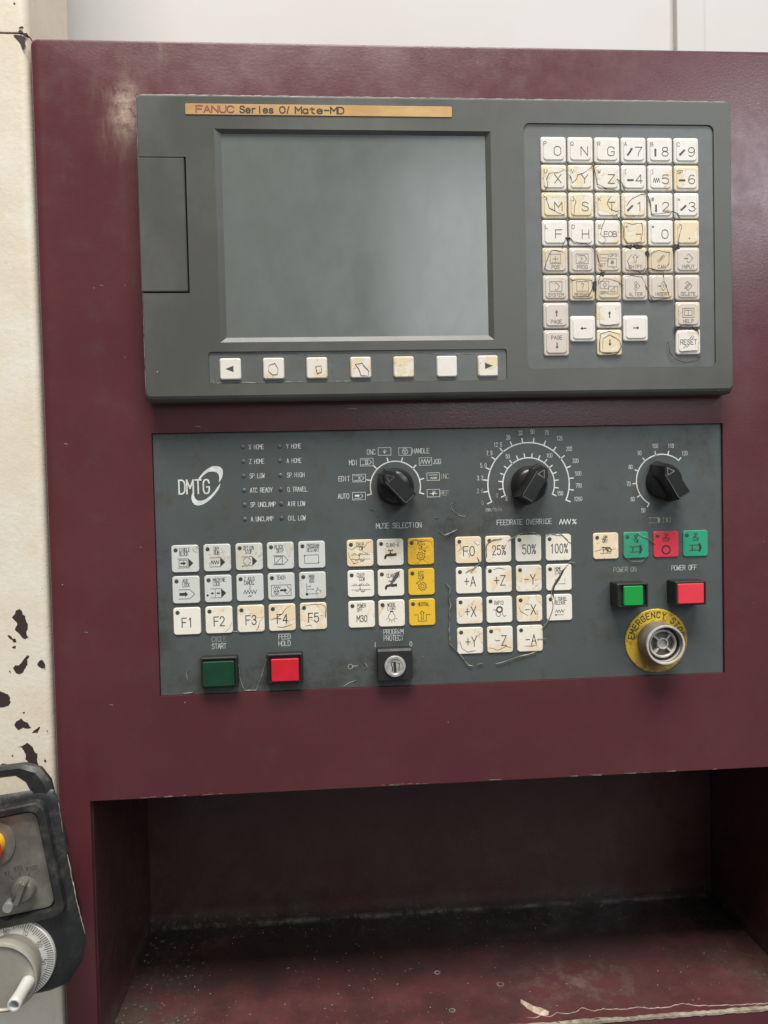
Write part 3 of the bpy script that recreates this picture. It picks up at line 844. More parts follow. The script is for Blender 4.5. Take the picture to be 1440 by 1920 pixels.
# front sheet: rounded left and top edges, cut out for the panel and the shelf
L = []
for i, y in ((0, 330), (0, 3.2), (0.35, 1.4), (1.2, 0.35), (2.6, 0)):
    L.append((rrect((LX + RX) / 2, (TZ - 940) / 2, RX - LX - 2 * i, TZ + 940 - 2 * i, 4.5, 5), y))
body = MB().loops(L).shift(-180, -120, 940).build('cabinet_body', 'maroon', con, (180, 120, -940))
SX0, SX1, SZ0, SZ1, SD = -48.5, 465.5, -646.0, -467.4, 153.0
oc = (-180, -120, 940)
cut(body, [MB().box(0.4, 398.7, -5, 6, -397.9, -219.2).shift(*oc),
           MB().box(SX0, SX1, -5, SD + 2, SZ0 - 2.0, SZ1).shift(*oc)])
smooth_by_angle(body, 30)
A = (180, 120, -940)


def cbox(name, mat, *b):
    return MB().box(*b).shift(*oc).build(name, mat, con, A)


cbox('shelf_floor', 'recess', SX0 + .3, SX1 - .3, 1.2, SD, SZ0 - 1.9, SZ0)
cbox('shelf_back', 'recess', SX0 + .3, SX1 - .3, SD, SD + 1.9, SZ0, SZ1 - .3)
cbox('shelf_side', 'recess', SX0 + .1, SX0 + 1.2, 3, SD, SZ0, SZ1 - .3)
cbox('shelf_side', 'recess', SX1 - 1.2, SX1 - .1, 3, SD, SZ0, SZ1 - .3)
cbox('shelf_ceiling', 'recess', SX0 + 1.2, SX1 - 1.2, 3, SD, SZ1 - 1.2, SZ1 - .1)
# bare, chipped front lip of the shelf
m = MB()
xs = [SX0 + 1 + i * 3.0 for i in range(171)]
for i, x in enumerate(xs):
    wv = random.uniform(-0.4, 0.4)
    wy = .8 + .5 * math.sin(x * .11) + random.uniform(-.5, .7)
    lift = .30 + .1 * math.sin(x * .02)
    m.v += [(x, wy + 2.2, SZ0 + .02), (x, wy + 1.2, SZ0 + lift + wv), (x, -0.35, SZ0 + .2 + wv * .3), (x, -0.4, SZ0 - 1.4 + wv)]
for i in range(len(xs) - 1):
    for k in range(3):
        m.f.append((4 * i + k, 4 * i + k + 1, 4 * i + 5 + k, 4 * i + 4 + k))
m.shift(*oc).build('worn_lip', 'bare', con, A, fix=True)
for i in range(24):      # short gouges along the lower edge of the sheet above the opening
    x = random.choice([random.uniform(-30, 40), random.uniform(150, 420)])
    z = SZ1 + random.uniform(.2, .9)
    MB().line([(0, 0), (random.uniform(1, 9), random.uniform(-.4, .4))], random.uniform(.15, .5)).build('scratch', 'tear_pale', con, (x, -.03, z))
for x, z, l in ((133, -204.5, 6), (30, -215, 3), (-30, -120, 2), (-57, -225, 2), (-48, -352, 2), (-33, -402, 2)):
    MB().line([(0, 0), (l, -.4)], .45).build('scratch', 'tear_pale', con, (x, -.03, z))

# lifted edge of the paint film just behind the lip
m = MB().ridge([(-62, 9), (-58, 8), (-52, 10.5), (-46, 8), (-40, 12), (-33, 10), (-26, 11), (-20, 15), (-12, 10.5), (-5, 12.5), (2, 11), (12, 10), (20, 11.5), (30, 9), (42, 9), (55, 12), (66, 8), (80, 7), (100, 6), (120, 5)], .4, .35, 0, .5)
m.v = [(x, z, -y) for x, y, z in m.v]
m.build('lifted_paint', 'flake', con, (315, 0, SZ0 + .05))

# loose bits on the shelf
fl = MB()
pp = [(252, 26, 2.2), (256, 21, .8), (259.5, 17, 2.6), (263, 14.5, .9), (266.5, 12.5, 2.4), (269, 11.5, .9)]
for i, (x, y, h) in enumerate(pp):
    w = (1.0, 2.4, 2.9, 3.3, 3.0, 1.6)[i]
    fl.v += [(x - w * .5, y - w, .15), (x, y, h), (x + w * .6, y + w, .1 + .4 * (i % 2)), (x, y, h - .25)]
for i in range(len(pp) - 1):
    for k in range(4):
        fl.f.append((4 * i + k, 4 * i + (k + 1) % 4, 4 * i + 4 + (k + 1) % 4, 4 * i + 4 + k))
fl.f += [(0, 1, 2, 3), (23, 22, 21, 20)]
o = fl.shift(-260, -17, 0).build('paint_flake', 'flake', None, (260, 17, SZ0), fix=True)
o['label'] = 'curled pale paint flake lying near the worn shelf lip'
o['category'] = 'paint flake'
for x, y, r, nm in ((241.3, 47.6, 2.2, 'largest pale metal ring lying on the maroon shelf by the paint flake'),
                    (194.9, 67.1, 1.9, 'thin pale metal ring farther back on the maroon shelf floor'),
                    (199.5, 22, 1.8, 'small pale metal ring near the front of the maroon shelf')):
    g = MB()
    n = 20
    for k in range(n):
        a = 2 * math.pi * k / n
        for rr, zz in ((r + .3, .0), (r + .3, .45), (r - .35, .45), (r - .35, .0)):
            g.v.append((rr * math.cos(a) * 1.15, rr * math.sin(a), zz))
    for k in range(n):
        q = (k + 1) % n
        for j in range(4):
            g.f.append((4 * k + j, 4 * q + j, 4 * q + (j + 1) % 4, 4 * k + (j + 1) % 4))
    o = g.build('ring', 'tear_pale', None, (x, y, SZ0), fix=True)
    o['label'], o['category'] = nm, 'ring'
g = MB()
for i in range(420):
    x, y = random.uniform(SX0 + 4, SX1 - 4), random.uniform(8, SD - 4)
    if i % 3 == 0:
        x = random.gauss(190, 70)
    if i % 7 == 0:
        x = random.uniform(SX0 + 4, SX0 + 60)
    x = min(max(x, SX0 + 4), SX1 - 4)
    s = random.choice((.18, .25, .25, .35, .5))
    b = len(g.v)
    a = random.uniform(0, 6.28)
    g.v += [(x + s * math.cos(a + t), y + s * math.sin(a + t), 0) for t in (0, 2.1, 4.2)] + [(x, y, s * .9)]
    g.f += [(b, b + 1, b + 3), (b + 1, b + 2, b + 3), (b + 2, b, b + 3), (b + 2, b + 1, b)]
o = g.build('grit', 'grit', None, (0, 0, SZ0 + .02))
o['kind'] = 'stuff'
o['label'] = 'pale grit scattered over the maroon shelf floor'
o['category'] = 'grit'

# ================================================================== display and keypad unit
du = thing('display_unit', (200, 0, -200), 'grey display unit with blank screen and worn white keypad', 'control unit')
UF = -14.0
L = []
for ix, it, ib, y in ((0.6, .6, .6, 0.0), (0, 0, 0, -6.0), (0, 0, 0, -9.6), (.25, .45, .7, -11.4), (.7, 1.3, 2.2, -13.2), (1.3, 2.4, 3.8, UF)):
    L.append((rrect(200, (-it - 200 + ib) / 2, 400 - 2 * ix, 200 - it - ib, 3.2, 5), y))
D0 = (200, 0, -200)


def dsh(m):
    return m.shift(-200, 0, 200)


bez = dsh(MB().loops(L)).build('bezel', 'bezel', du, D0)


def frustum(x0, x1, z0, z1, i0, i1, j0, j1, yf, yb):
    q = [(x0, z0), (x1, z0), (x1, z1), (x0, z1)]
    p = [(x0 + i0, z0 + j0), (x1 - i1, z0 + j0), (x1 - i1, z1 - j1), (x0 + i0, z1 - j1)]
    t = 1.0
    e = [(2 * a[0] - b[0], 2 * a[1] - b[1]) for a, b in zip(q, p)]
    return MB().loops([(p, yb), (q, yf), (e, 2 * yf - yb)])


cut(bez, [dsh(frustum(50, 232.5, -161.5, -22.9, 4.5, 3.8, 3.8, 2.6, UF, -11.5)),
          dsh(MB().loops([(rrect(141.4, -178.2, 199, 21.2, 2, 4), -13.0), (rrect(141.4, -178.2, 199, 21.2, 2, 4), -20)])),
          dsh(MB().loops([(rrect(320.9, -99.3, 132, 164.4, 4.2, 5), -12.9), (rrect(320.9, -99.3, 132, 164.4, 4.2, 5), -20)])),
          dsh(MB().box(-3, 31.2, -20, -8.5, -129.2, -41.2))])
smooth_by_angle(bez, 22)
dsh(MB().box(54.0, 229.2, -11.75, -6, -158.1, -25.0)).build('screen', 'screen', du, D0)
dsh(MB().pad(15.05, -84.9, 29.9, 86.6, .8, -8.4, -14.15, .6)).build('card_slot_cover', 'bezel', du, D0)
npl = dsh(MB().pad(119.3, -10.6, 174.8, 7.0, .6, -13.9, -14.45, .15)).build('nameplate', 'brass', du, D0)


for t, x0, x1, ink, lean in (('FANUC', 38.9, 63.4, 'ink_red', 0), ('Series', 67.1, 89.1, 'ink_brown', 0), ('0', 92.8, 96.6, 'ink_brown', 0), ('i', 96.6, 100.0, 'ink_brown', .3), ('Mate-MD', 103.2, 135.0, 'ink_brown', 0)):
    n = len(t)
    adv = (x1 - x0) / (n - .14) if n > 1 else (x1 - x0)
    m = MB()
    text(m, t, 0, 0, 4.1, adv, .82 if t != 'FANUC' else .78, 'l', gw=adv * (.80 if n > 1 else .95))
    m.v = [(x + z * lean, y, z) for x, y, z in m.v]
    m.build('lettering', ink, npl, (x0, -14.55, -10.6))

MB().ridge([(3, 0), (60, .1), (120, 0), (200, .1), (280, 0), (340, .1), (396, 0)], 1.0, .12, 0, .12).build('worn_lit_edge', 'edge_wear_glint', du, (0, -13.3, -1.45))  # pale strip: scuffing and a painted highlight on the top edge
MB().ridge([(0, -4), (0, -60), (0.05, -120), (0, -170), (0.05, -194)], .5, .1, 0, .06).build('worn_lit_edge', 'edge_wear_glint', du, (.75, -13.2, 0))  # left edge strip, scuffing and painted highlight together

# ---- recessed strip with seven soft keys
dsh(MB().loops([(rrect(141.4, -178.2, 198.4, 20.6, 2, 4), -12.4), (rrect(141.4, -178.2, 198.4, 20.6, 2, 4), -13.05)])).build('soft_key_strip', 'keyfilm', du, D0)
skey = MB().pad(0, 0, 13.8, 14.0, 1.3, 1.0, -1.0, .8, .7, 3).mesh('soft_key', MAT['key_white'])
for i, x in enumerate((56.0, 84.3, 112.8, 141.9, 170.7, 199.8, 227.7)):
    o = place('soft_key', skey, du, (x, -13.8, -179.0))
    o['wear'] = (0.05, .35, .5, .45, .7, .05, .55)[i]
    if i in (0, 6):
        s = 1 if i == 6 else -1
        MB().poly([(-2.3 * s, 2.1), (-2.3 * s, -2.1), (3.0 * s, 0)], 0).build('legend', 'ink_grey', o, (x + .2 * s, -14.86, -179.0))
for pts, w in zip(SOFT_FILM, (.35, .4, .4)):
    cx = sum(p[0] for p in pts) / len(pts)
    cz = sum(p[1] for p in pts) / len(pts)
    q = [(p[0] - cx, p[1] - cz) for p in pts]
    MB().ridge(q + [q[0]], w * 1.3, .25, 0, .15).build('torn_film', 'tear_dark', du, (cx, -14.84, cz))
for pts in SOFT_LINE:
    pts = [(min(max(p[0], 43), 239.5), min(max(p[1], -187.9), -168.4)) for p in pts]
    MB().ridge([(p[0] - 141, p[1] + 178) for p in pts], .55, .14, 0, .12).build('torn_film', 'tear_grey', du, (141, -13.05, -178))

# ---- keypad
dsh(MB().loops([(rrect(320.9, -99.3, 131.4, 163.8, 4.2, 5), -12.0), (rrect(320.9, -99.3, 131.4, 163.8, 4.2, 5), -12.95)])).build('keypad_plate', 'keyfilm', du, D0)
kc = [275.1 + 18.43 * i for i in range(6)]
kr = [-34.9 - 18.46 * i for i in range(8)]
kmw2 = MB().loops([(rrect(0, 0, 17.3, 17.3, 1.6, 4), 1.4), (rrect(0, 0, 17.3, 17.3, 1.6, 4), .1), (rrect(0, 0, 16.3, 16.3, 1.6, 4), -.35), (rrect(0, .15, 14.6, 14.7, 1.9, 4), -.45), (rrect(0, .25, 13.4, 13.6, 2.0, 4), -.95)])
key_w = kmw2.mesh('key', MAT['key_white'])
key_b = kmw2.mesh('key_beige', MAT['key_beige'])
KY = -13.9
LEG = KY - 1.05


def key(x, z, mesh, wear, ink, draw, w_off=0):
    o = place('key', mesh, du, (x, KY, z))
    o['wear'] = wear
    m = MB()
    draw(m)
    if m.v:
        m.build('legend', ink, o, (x, LEG, z))
    return o


def arrow(m, x0, x1, z, t, head, hw):
    """filled arrow from x0 to x1"""
    s = 1 if x1 > x0 else -1
    xh = x1 - s * head
    m.poly([(x0, z - t / 2), (xh, z - t / 2), (xh, z - hw), (x1, z), (xh, z + hw), (xh, z + t / 2), (x0, z + t / 2)], 0)


def varrow(m, x, z0, z1, t, head, hw):
    s = 1 if z1 > z0 else -1
    zh = z1 - s * head
    m.poly([(x - t / 2, z0), (x - t / 2, zh), (x - hw, zh), (x, z1), (x + hw, zh), (x + t / 2, zh), (x + t / 2, z0)], 0)


def rect(m, x0, x1, z0, z1, w):
    m.line([(x0, z0), (x1, z0), (x1, z1), (x0, z1)], w, 0, True)


def alpha(small, big, bw=4.6, sym=None):
    def d(m):
        if small:
            text(m, small, -6.6, 4.0, 2.5, 2.1, .26, gw=1.7)
        if big:
            n = len(big)
            if n == 1:
                text(m, big, 2.6 if not sym else 3.4, -.9, 5.8, bw + .5, .46, 'c', gw=bw)
            else:
                text(m, big, 1.4, -.9, 3.4, 3.1, .36, 'c', gw=2.5)
        if sym:
            sym(m)
    return d


def dash(x0, z0, x1, z1, bend=0):
    def d(m):
        mid = ((x0 + x1) / 2 + bend, (z0 + z1) / 2 + bend)
        m.line([(x0, z0), mid, (x1, z1)], 1.25)
        dx, dz = x1 - mid[0], z1 - mid[1]
        l = math.hypot(dx, dz)
        dx, dz = dx / l, dz / l
        m.poly([(x1 + dx * 1.2, z1 + dz * 1.2), (x1 - dz * 1.0, z1 + dx * 1.0), (x1 + dz * 1.0, z1 - dx * 1.0)], 0)
    return d


def zz(m, x0, x1, z, amp, n, w):
    m.line([(x0 + (x1 - x0) * i / n, z + (amp if i % 2 else -amp)) for i in range(n + 1)], w)


rows = [
    [('P', 'O', 0, None), ('Q', 'N', 0, None), ('R', 'G', .05, None), ('A', '7', 0, dash(-4.2, -3.2, -1.6, .6, .3)), ('B', '8', 0, dash(-3.4, -3.6, -3.4, .2)), ('C', '9', 0, dash(-1.6, .2, -4.4, -2.6))],
    [('U', 'X', .6, None), ('V', 'Y', .55, None), ('W', 'Z', .5, None), ('[', '4', .05, dash(-.8, -1.6, -4.0, -1.6)), (']', '5', .15, lambda m: zz(m, -5.2, -.6, -1.6, 1.5, 6, .36)), ('SP', '6', .65, dash(-5.2, -1.6, -2.0, -1.6))],
    [('I', 'M', .75, None), ('J', 'S', .8, None), ('K', 'T', .6, None), (',', '1', .6, dash(-1.6, -.4, -4.4, -3.2)), ('#', '2', .3, dash(-3.4, 0, -3.4, -3.6)), ('=', '3', .05, dash(-4.2, -3.0, -1.4, -.6, -.4))],
    [('L', 'F', 0, None), ('D', 'H', .05, None), ('E', 'EOB', .5, None), ('+', '-', .95, None), ('*', '0', .05, None), ('/', '.', .9, None)],
]
for r, row in enumerate(rows):
    for c, (s, b, w, sym) in enumerate(row):
        o = key(kc[c], kr[r], key_w, w, 'ink_grey', alpha(s, b, sym=sym))


def cap(m, s, z=-4.5, h=2.3, adv=1.95):
    text(m, s, 0, z, h, adv, .3, 'c')


def d_pos(m):
    rect(m, -3.6, 3.6, -2.2, 4.2, .3); m.line([(-1.9, 1), (1.9, 1)], .35); m.line([(0, 2.9), (0, -.9)], .35); m.line([(-3, -1.4), (3, -1.4)], .25); cap(m, 'POS')


def d_prog(m):
    rect(m, -4.2, 4.2, -2.2, 4.2, .3); m.line([(-2.8, 3.2), (1.6, 3.2), (3.2, 1), (1.6, -1.2), (-2.8, -1.2)], .3); m.line([(-1.2, 2.2), (.2, 1), (-1.2, -.2)], .3); cap(m, 'PROG')


def d_ofs(m):
    rect(m, -6, -.2, -.4, 4.0, .25); m.line([(-5.2, 1.6), (-1.2, 1.6)], .3); rect(m, -.8, 5.4, -4.4, 1.0, .3); m.poly(circ(2.4, -1.4, 1.2, 14), 0); text(m, 'OFS', 3.2, 3.4, 1.9, 1.8, .25, 'c'); text(m, 'SET', -4.4, -3.2, 1.9, 1.6, .25, 'c')


def d_shift(m):
    m.line([(-.8, -1.2), (-.8, 1.8), (-1.7, 1.8), (0, 4), (1.7, 1.8), (.8, 1.8), (.8, -1.2)], .3, 0, True); cap(m, 'SHIFT')


def d_can(m):
    for k in (-1, 0, 1):
        m.line([(-2.2 + k * .9, -1.6 + abs(k) * .8), (1.6 + k * .9, 3.6 - abs(k) * .5)], .3)
    cap(m, 'CAN')


def d_input(m):
    m.line([(-.6, 2.9), (.7, 4.2), (3.6, 1.1), (.7, -2), (-.6, -.7)], .3); arrow(m, -2.6, .4, 1.1, .5, 1.2, .8); cap(m, 'INPUT')


def d_system(m):
    rect(m, -4.2, 4.2, -2.2, 4.2, .3); m.line([(-.6, 2.8), (.4, 3.6), (2.6, 1), (.4, -1.6), (-.6, -.8)], .3); cap(m, 'SYSTEM', adv=1.8)


def d_message(m):
    rect(m, -4.2, 4.2, -2.2, 4.2, .3); text(m, '?', 0, 1, 4, 3, .32, 'c', gw=2); cap(m, 'MESSAGE', adv=1.6)


def d_grph(m):
    rect(m, -6, -.2, -.6, 4.4, .25); m.line([(-4.2, 2), (-3, 3.6), (-1.6, 2), (-3, .4)], .3, 0, True); rect(m, -.4, 5.8, -4.2, 1.0, .25); m.line([(.6, -2.8), (4.8, -2.8)], .25); m.line([(.8, -2.4), (3.8, .4), (3.8, -2.6)], .3); text(m, 'GRPH', -3.6, -3.4, 1.9, 1.35, .25, 'c')


def d_alter(m):
    m.line([(-1, 2.8), (.3, 4.1), (3, 1), (.3, -2.1), (-1, -.8)], .3); text(m, 'S', .2, 1, 2.2, 2, .35, 'c'); cap(m, 'ALTER')


def d_insert(m):
    m.line([(-.4, 2.6), (.9, 4.1), (3.6, 1), (.9, -2.1), (-.4, -.6)], .3); m.line([(.4, 2.2), (1.8, 1), (.4, -.2)], .3); arrow(m, -2.8, .2, 1, .5, 1.2, .8); cap(m, 'INSERT', adv=1.75)


def d_delete(m):
    m.line([(-2.2, 2.4), (-.4, 4.1), (2.8, 1), (0, -2.1), (-1.6, -.6)], .3)
    for k in (-1, 0, 1):
        m.line([(-1.8 + k * .9, -.8), (1 + k * .9, 2.6)], .3)
    cap(m, 'DELETE', adv=1.75)


ic = [[(d_pos, .55), (d_prog, .05), (d_ofs, .55), (d_shift, .5), (d_can, .85), (d_input, .05)],
      [(d_system, .15), (d_message, .85), (d_grph, .65), (d_alter, .15), (d_insert, .35), (d_delete, .0)]]
for r, row in enumerate(ic):
    for c, (f, w) in enumerate(row):
        key(kc[c], kr[4 + r], key_b, w, 'ink_faint', f)


def d_pgup(m):
    varrow(m, .2, -.6, 3.6, .7, 1.6, 1.1); text(m, 'PAGE', 0, -4.2, 2.4, 1.95, .26, 'c')


def d_pgdn(m):
    varrow(m, .2, .2, -4.0, .7, 1.6, 1.1); text(m, 'PAGE', 0, 3.6, 2.4, 1.95, .26, 'c')


def d_help(m):
    rect(m, -4, 4, -2, 4.2, .3); m.line([(0, -.9), (0, 3)], .3); m.line([(-2.7, -.6), (-2.7, 2.9), (0, 2.9), (2.7, 2.9), (2.7, -.6)], .3, 0, True); cap(m, 'HELP')


def d_reset(m):
    text(m, 'RESET', 0, -.3, 3.2, 2.4, .34, 'c')
    for a in ((-3.6, -4.4, -1.8, -2.4), (-1.6, -4, 0, -2.4), (.8, 1.8, 2.6, 4.2), (2.4, 1.8, 3.8, 3.6)):
        m.line([a[:2], a[2:]], .34)


key(kc[0], kr[6], key_b, .0, 'ink_grey', d_pgup)
key(kc[0], kr[7], key_b, .0, 'ink_grey', d_pgdn)
key(kc[5], kr[6], key_b, .25, 'ink_faint', d_help)
key(kc[5], kr[7], key_w, .2, 'ink_grey', d_reset)
key(kc[1], -154.7, key_w, .0, 'ink_dark', lambda m: arrow(m, 2.2, -2.0, .2, .6, 1.6, 1.1))
key(kc[3], -154.7, key_w, .0, 'ink_dark', lambda m: arrow(m, -2.0, 2.2, .2, .6, 1.6, 1.1))
key(kc[2], kr[6], key_w, .3, 'ink_dark', lambda m: varrow(m, 0, -1.8, 2.6, .7, 1.6, 1.1))
key(kc[2], kr[7], key_w, .75, 'ink_dark', lambda m: varrow(m, 0, 2.0, -2.4, .7, 1.6, 1.1))
for pts in TEAR_A + TEAR_B:
    n = len(pts)
    cx, cz = sum(p[0] for p in pts) / n, sum(p[1] for p in pts) / n
    MB().ridge([(p[0] - cx, p[1] - cz) for p in pts], .58, .25, 0, .28).build('torn_film', 'tear_dark', du, (cx, -14.80, cz))
for pts in TEAR_BLOT:
    n = len(pts)
    cx, cz = sum(p[0] for p in pts) / n, sum(p[1] for p in pts) / n
    q = ragged([(p[0] - cx, p[1] - cz) for p in pts], .2)
    MB().loops([(q if sum(q[i][0] * q[(i + 1) % len(q)][1] - q[(i + 1) % len(q)][0] * q[i][1] for i in range(len(q))) > 0 else q[::-1], .5),
                (q if sum(q[i][0] * q[(i + 1) % len(q)][1] - q[(i + 1) % len(q)][0] * q[i][1] for i in range(len(q))) > 0 else q[::-1], 0)]).build('torn_film', 'blot', du, (cx, -14.62, cz))

# ================================================================== operator panel
op = thing('operator_panel', (199.5, 2, -398), 'slate grey operator panel with dials, worn push keys and emergency stop', 'operator panel')
PF = 2.0
MB().box(-198.8, 198.8, 0, 3.4, .3, 178.5).build('face_plate', 'panel', op, (199.55, PF, -398))
PI_ = PF - 0.05


def lettering(draw, at, ink='ink_white', parent=None, name='lettering', y=PI_):
    m = MB()
    draw(m)
    return m.build(name, ink, parent or op, (at[0], y, at[1]))


def word(s, x, z, h, adv, w=.42, align='l', ink='ink_white', gw=None):
    w = w * .76
    gw = gw or adv * .78
    return lettering(lambda m: text(m, s, 0, 0, h, adv, w, align, gw=gw), (x, z), ink)


# logo
lettering(lambda m: text(m, 'DMTG', 0, 0, 9.2, 5.45, 1.0, gw=3.9), (17.2, -255.8), name='logo_lettering')
for sw in SWOOSH:
    lettering(lambda m: m.poly([(p[0] - 36, p[1] + 255) for p in sw], -.06), (36, -255), name='logo_swoosh')
# status lamps
T1 = ('X HOME', 'Z HOME', 'SP.LOW', 'ATC READY', 'SP.UNCLAMP', 'A.UNCLAMP')
T2 = ('Y HOME', 'A HOME', 'SP.HIGH', 'O.TRAVEL', 'AIR LOW', 'OIL LOW')
led_m = MB().lathe(0, 0, [(1.45, .6), (1.45, -.15), (1.1, -.4), (.5, -.52)], 16)
led_me = {k: led_m.mesh('indicator_lamp', MAT[k], True) for k in ('led', 'led_red')}
for i in range(6):
    z = -229.45 - 9.85 * i
    for x, tx, t, k in ((60.9, 65.0, T1[i], 'led'), (85.8, 90.4, T2[i], 'led_red' if i > 2 else 'led')):
        place('indicator_lamp', led_me[k], op, (x, PF, z))
        word(t, tx, z - .1, 3.1, 1.72, .36)

# ---- scales round the selectors


def scale(cx, cz, r, a0, a1, n, tick, w, inner=False):
    """arc from a0 to a1 degrees (counter-clockwise) with n ticks outward"""
    def d(m):
        m.ring(0, 0, r, w, 0, 56, a0, a1)
        for i in range(n):
            a = math.radians(a1 + (a0 - a1) * i / (n - 1))
            m.line([(r * math.cos(a), r * math.sin(a)), ((r + tick) * math.cos(a), (r + tick) * math.sin(a))], w)
    return lettering(d, (cx, cz), name='scale')


def icon_box(x, z, draw):
    def d(m):
        rect(m, -4.4, 4.4, -2.6, 2.6, .28)
        draw(m)
    return lettering(d, (x, z), name='pictogram')


MC = (164.7, -258.7)
scale(*MC, 17.4, -16, 196, 8, 3.0, .8)
modes = [('AUTO', 124.8, -264.6, 139.3, -264.8), ('EDIT', 125.6, -252.6, 139.7, -252.4), ('MDI', 133.2, -241.6, 145.2, -241.5), ('DNC', 145.7, -234.6, 157.7, -234.4),
         ('HANDLE', 177.2, -234.5, 171.9, -234.7), ('JOG', 191.2, -242.1, 186.0, -241.9), ('INC', 196.4, -252.4, 191.2, -252.5), ('REF', 196.3, -264.1, 191.1, -264.0)]


def chev(m):
    m.line([(-3.4, 1.6), (1.6, 1.6), (3.4, 0), (1.6, -1.6), (-3.4, -1.6)], .3)


mi = [lambda m: (arrow(m, -2.8, .6, .3, 1.1, 1.4, 1.2), m.line([(1.2, 1.5), (2.8, 0), (1.2, -1.5), (-3, -1.5)], .3)),
      lambda m: (chev(m), m.line([(-.6, 1), (.8, -1)], .3), m.line([(.8, 1), (-.6, -1)], .3)),
      lambda m: (chev(m), rect(m, -.9, .7, -1.1, 1.1, .3), m.line([(-.5, 0), (.4, 0)], .3)),
      lambda m: (varrow(m, 0, 1.4, -1.4, .3, .8, .5), m.line([(-1.2, .6), (-.7, -.4), (0, -.7), (.7, -.4), (1.2, .6)], .28)),
      lambda m: (m.ring(0, 0, 1.9, .3), m.line([(-1.1, .8), (1.1, .8), (0, -.8)], .3, 0, True), m.line([(0, -.8), (0, -1.8)], .3)),
      lambda m: zz(m, -3.4, 3.4, 0, 1.5, 7, .36),
      lambda m: (m.line([(-3, 1.1), (3, 1.1)], .3), zz(m, -2, 2.6, -1, .7, 7, .3)),
      lambda m: (m.line([(-2.6, -.3), (2.6, -.3)], .3), m.line([(-.2, 1.8), (-.2, -1.8)], .3), m.poly(circ(-.2, -.3, .75, 12), 0), varrow(m, 1.0, -.1, 1.5, .3, .7, .5))]
for i, (s, tx, tz, bx, bz) in enumerate(modes):
    word(s, tx, tz, 3.3, 2.0, .38, ink='ink_worn' if s in ('INC', 'REF') else 'ink_white')
    icon_box(bx, bz, mi[i])
word('MODE SELECTION', 150.8, -285.8, 3.5, 2.27, .4)
FC = (258.5, -259.2)
scale(*FC, 29.0, -24, 204, 16, 3.2, .85)
scale(*FC, 18.4, -24, 204, 16, 2.9, .8)
for s, x, z in zip(('0', '2.0', '3.2', '5.0', '7.9', '12.6', '20', '32', '50', '79', '126', '200', '320', '500', '790', '1260'),
                   (225.5, 223.9, 224.1, 226.6, 231.0, 237.1, 244.5, 253.3, 261.8, 272.0, 281.1, 287.7, 292.2, 294.1, 294.3, 293.7),
                   (-271.5, -263.2, -254.2, -245.4, -237.0, -231.2, -226.3, -223.3, -222.6, -223.5, -227.6, -235.1, -243.6, -252.6, -261.1, -270.5)):
    word(s, x, z, 2.9, 1.5, .34, 'c', 'ink_worn' if s in ('0', '2.0') else 'ink_white')
for s, x, z in (('50', 243.9, -239.5), ('100', 273.6, -239.5), ('150', 280.8, -266.2)):
    word(s, x, z, 2.9, 1.5, .34, 'c')
word('0', 235.9, -266.6, 2.9, 1.5, .34, 'c', 'ink_worn')
word('%', 242.5, -269.1, 2.9, 1.8, .34, 'c', 'ink_worn')
word('mm/min', 227.6, -276.2, 3.0, 2.0, .34, ink='ink_worn')
word('FEEDRATE OVERRIDE', 235.5, -285.7, 3.5, 2.32, .4)
lettering(lambda m: (zz(m, 0, 8.2, 0, 1.7, 7, .55), text(m, '%', 9.6, -.1, 3.2, 3.2, .5)), (280.0, -286.3), name='pictogram')
SC = (354.8, -259.0)
scale(*SC, 18.7, 49, 239, 8, 2.6, .8)
for s, x, z in zip(('50', '60', '70', '80', '90', '100', '110', '120'), (340.8, 333.2, 330.4, 332.0, 338.6, 350.0, 361.5, 371.5), (-279.7, -271.6, -260.7, -248.8, -239.1, -234.3, -234.5, -239.9)):
    word(s, x, z, 2.9, 1.5, .34, 'c')
lettering(lambda m: (m.line([(-7, 1.8), (-.6, 1.8)], .3), m.line([(-7, -1.8), (-.6, -1.8)], .3), m.poly([(-.6, 2.2), (.6, 1.6), (1.2, 0), (.6, -1.6), (-.6, -2.2)], 0), text(m, '[%]', 3.0, 0, 3.0, 2.2, .34)), (351.9, -287.0), 'ink_worn', name='pictogram')

# ---- rotary selectors


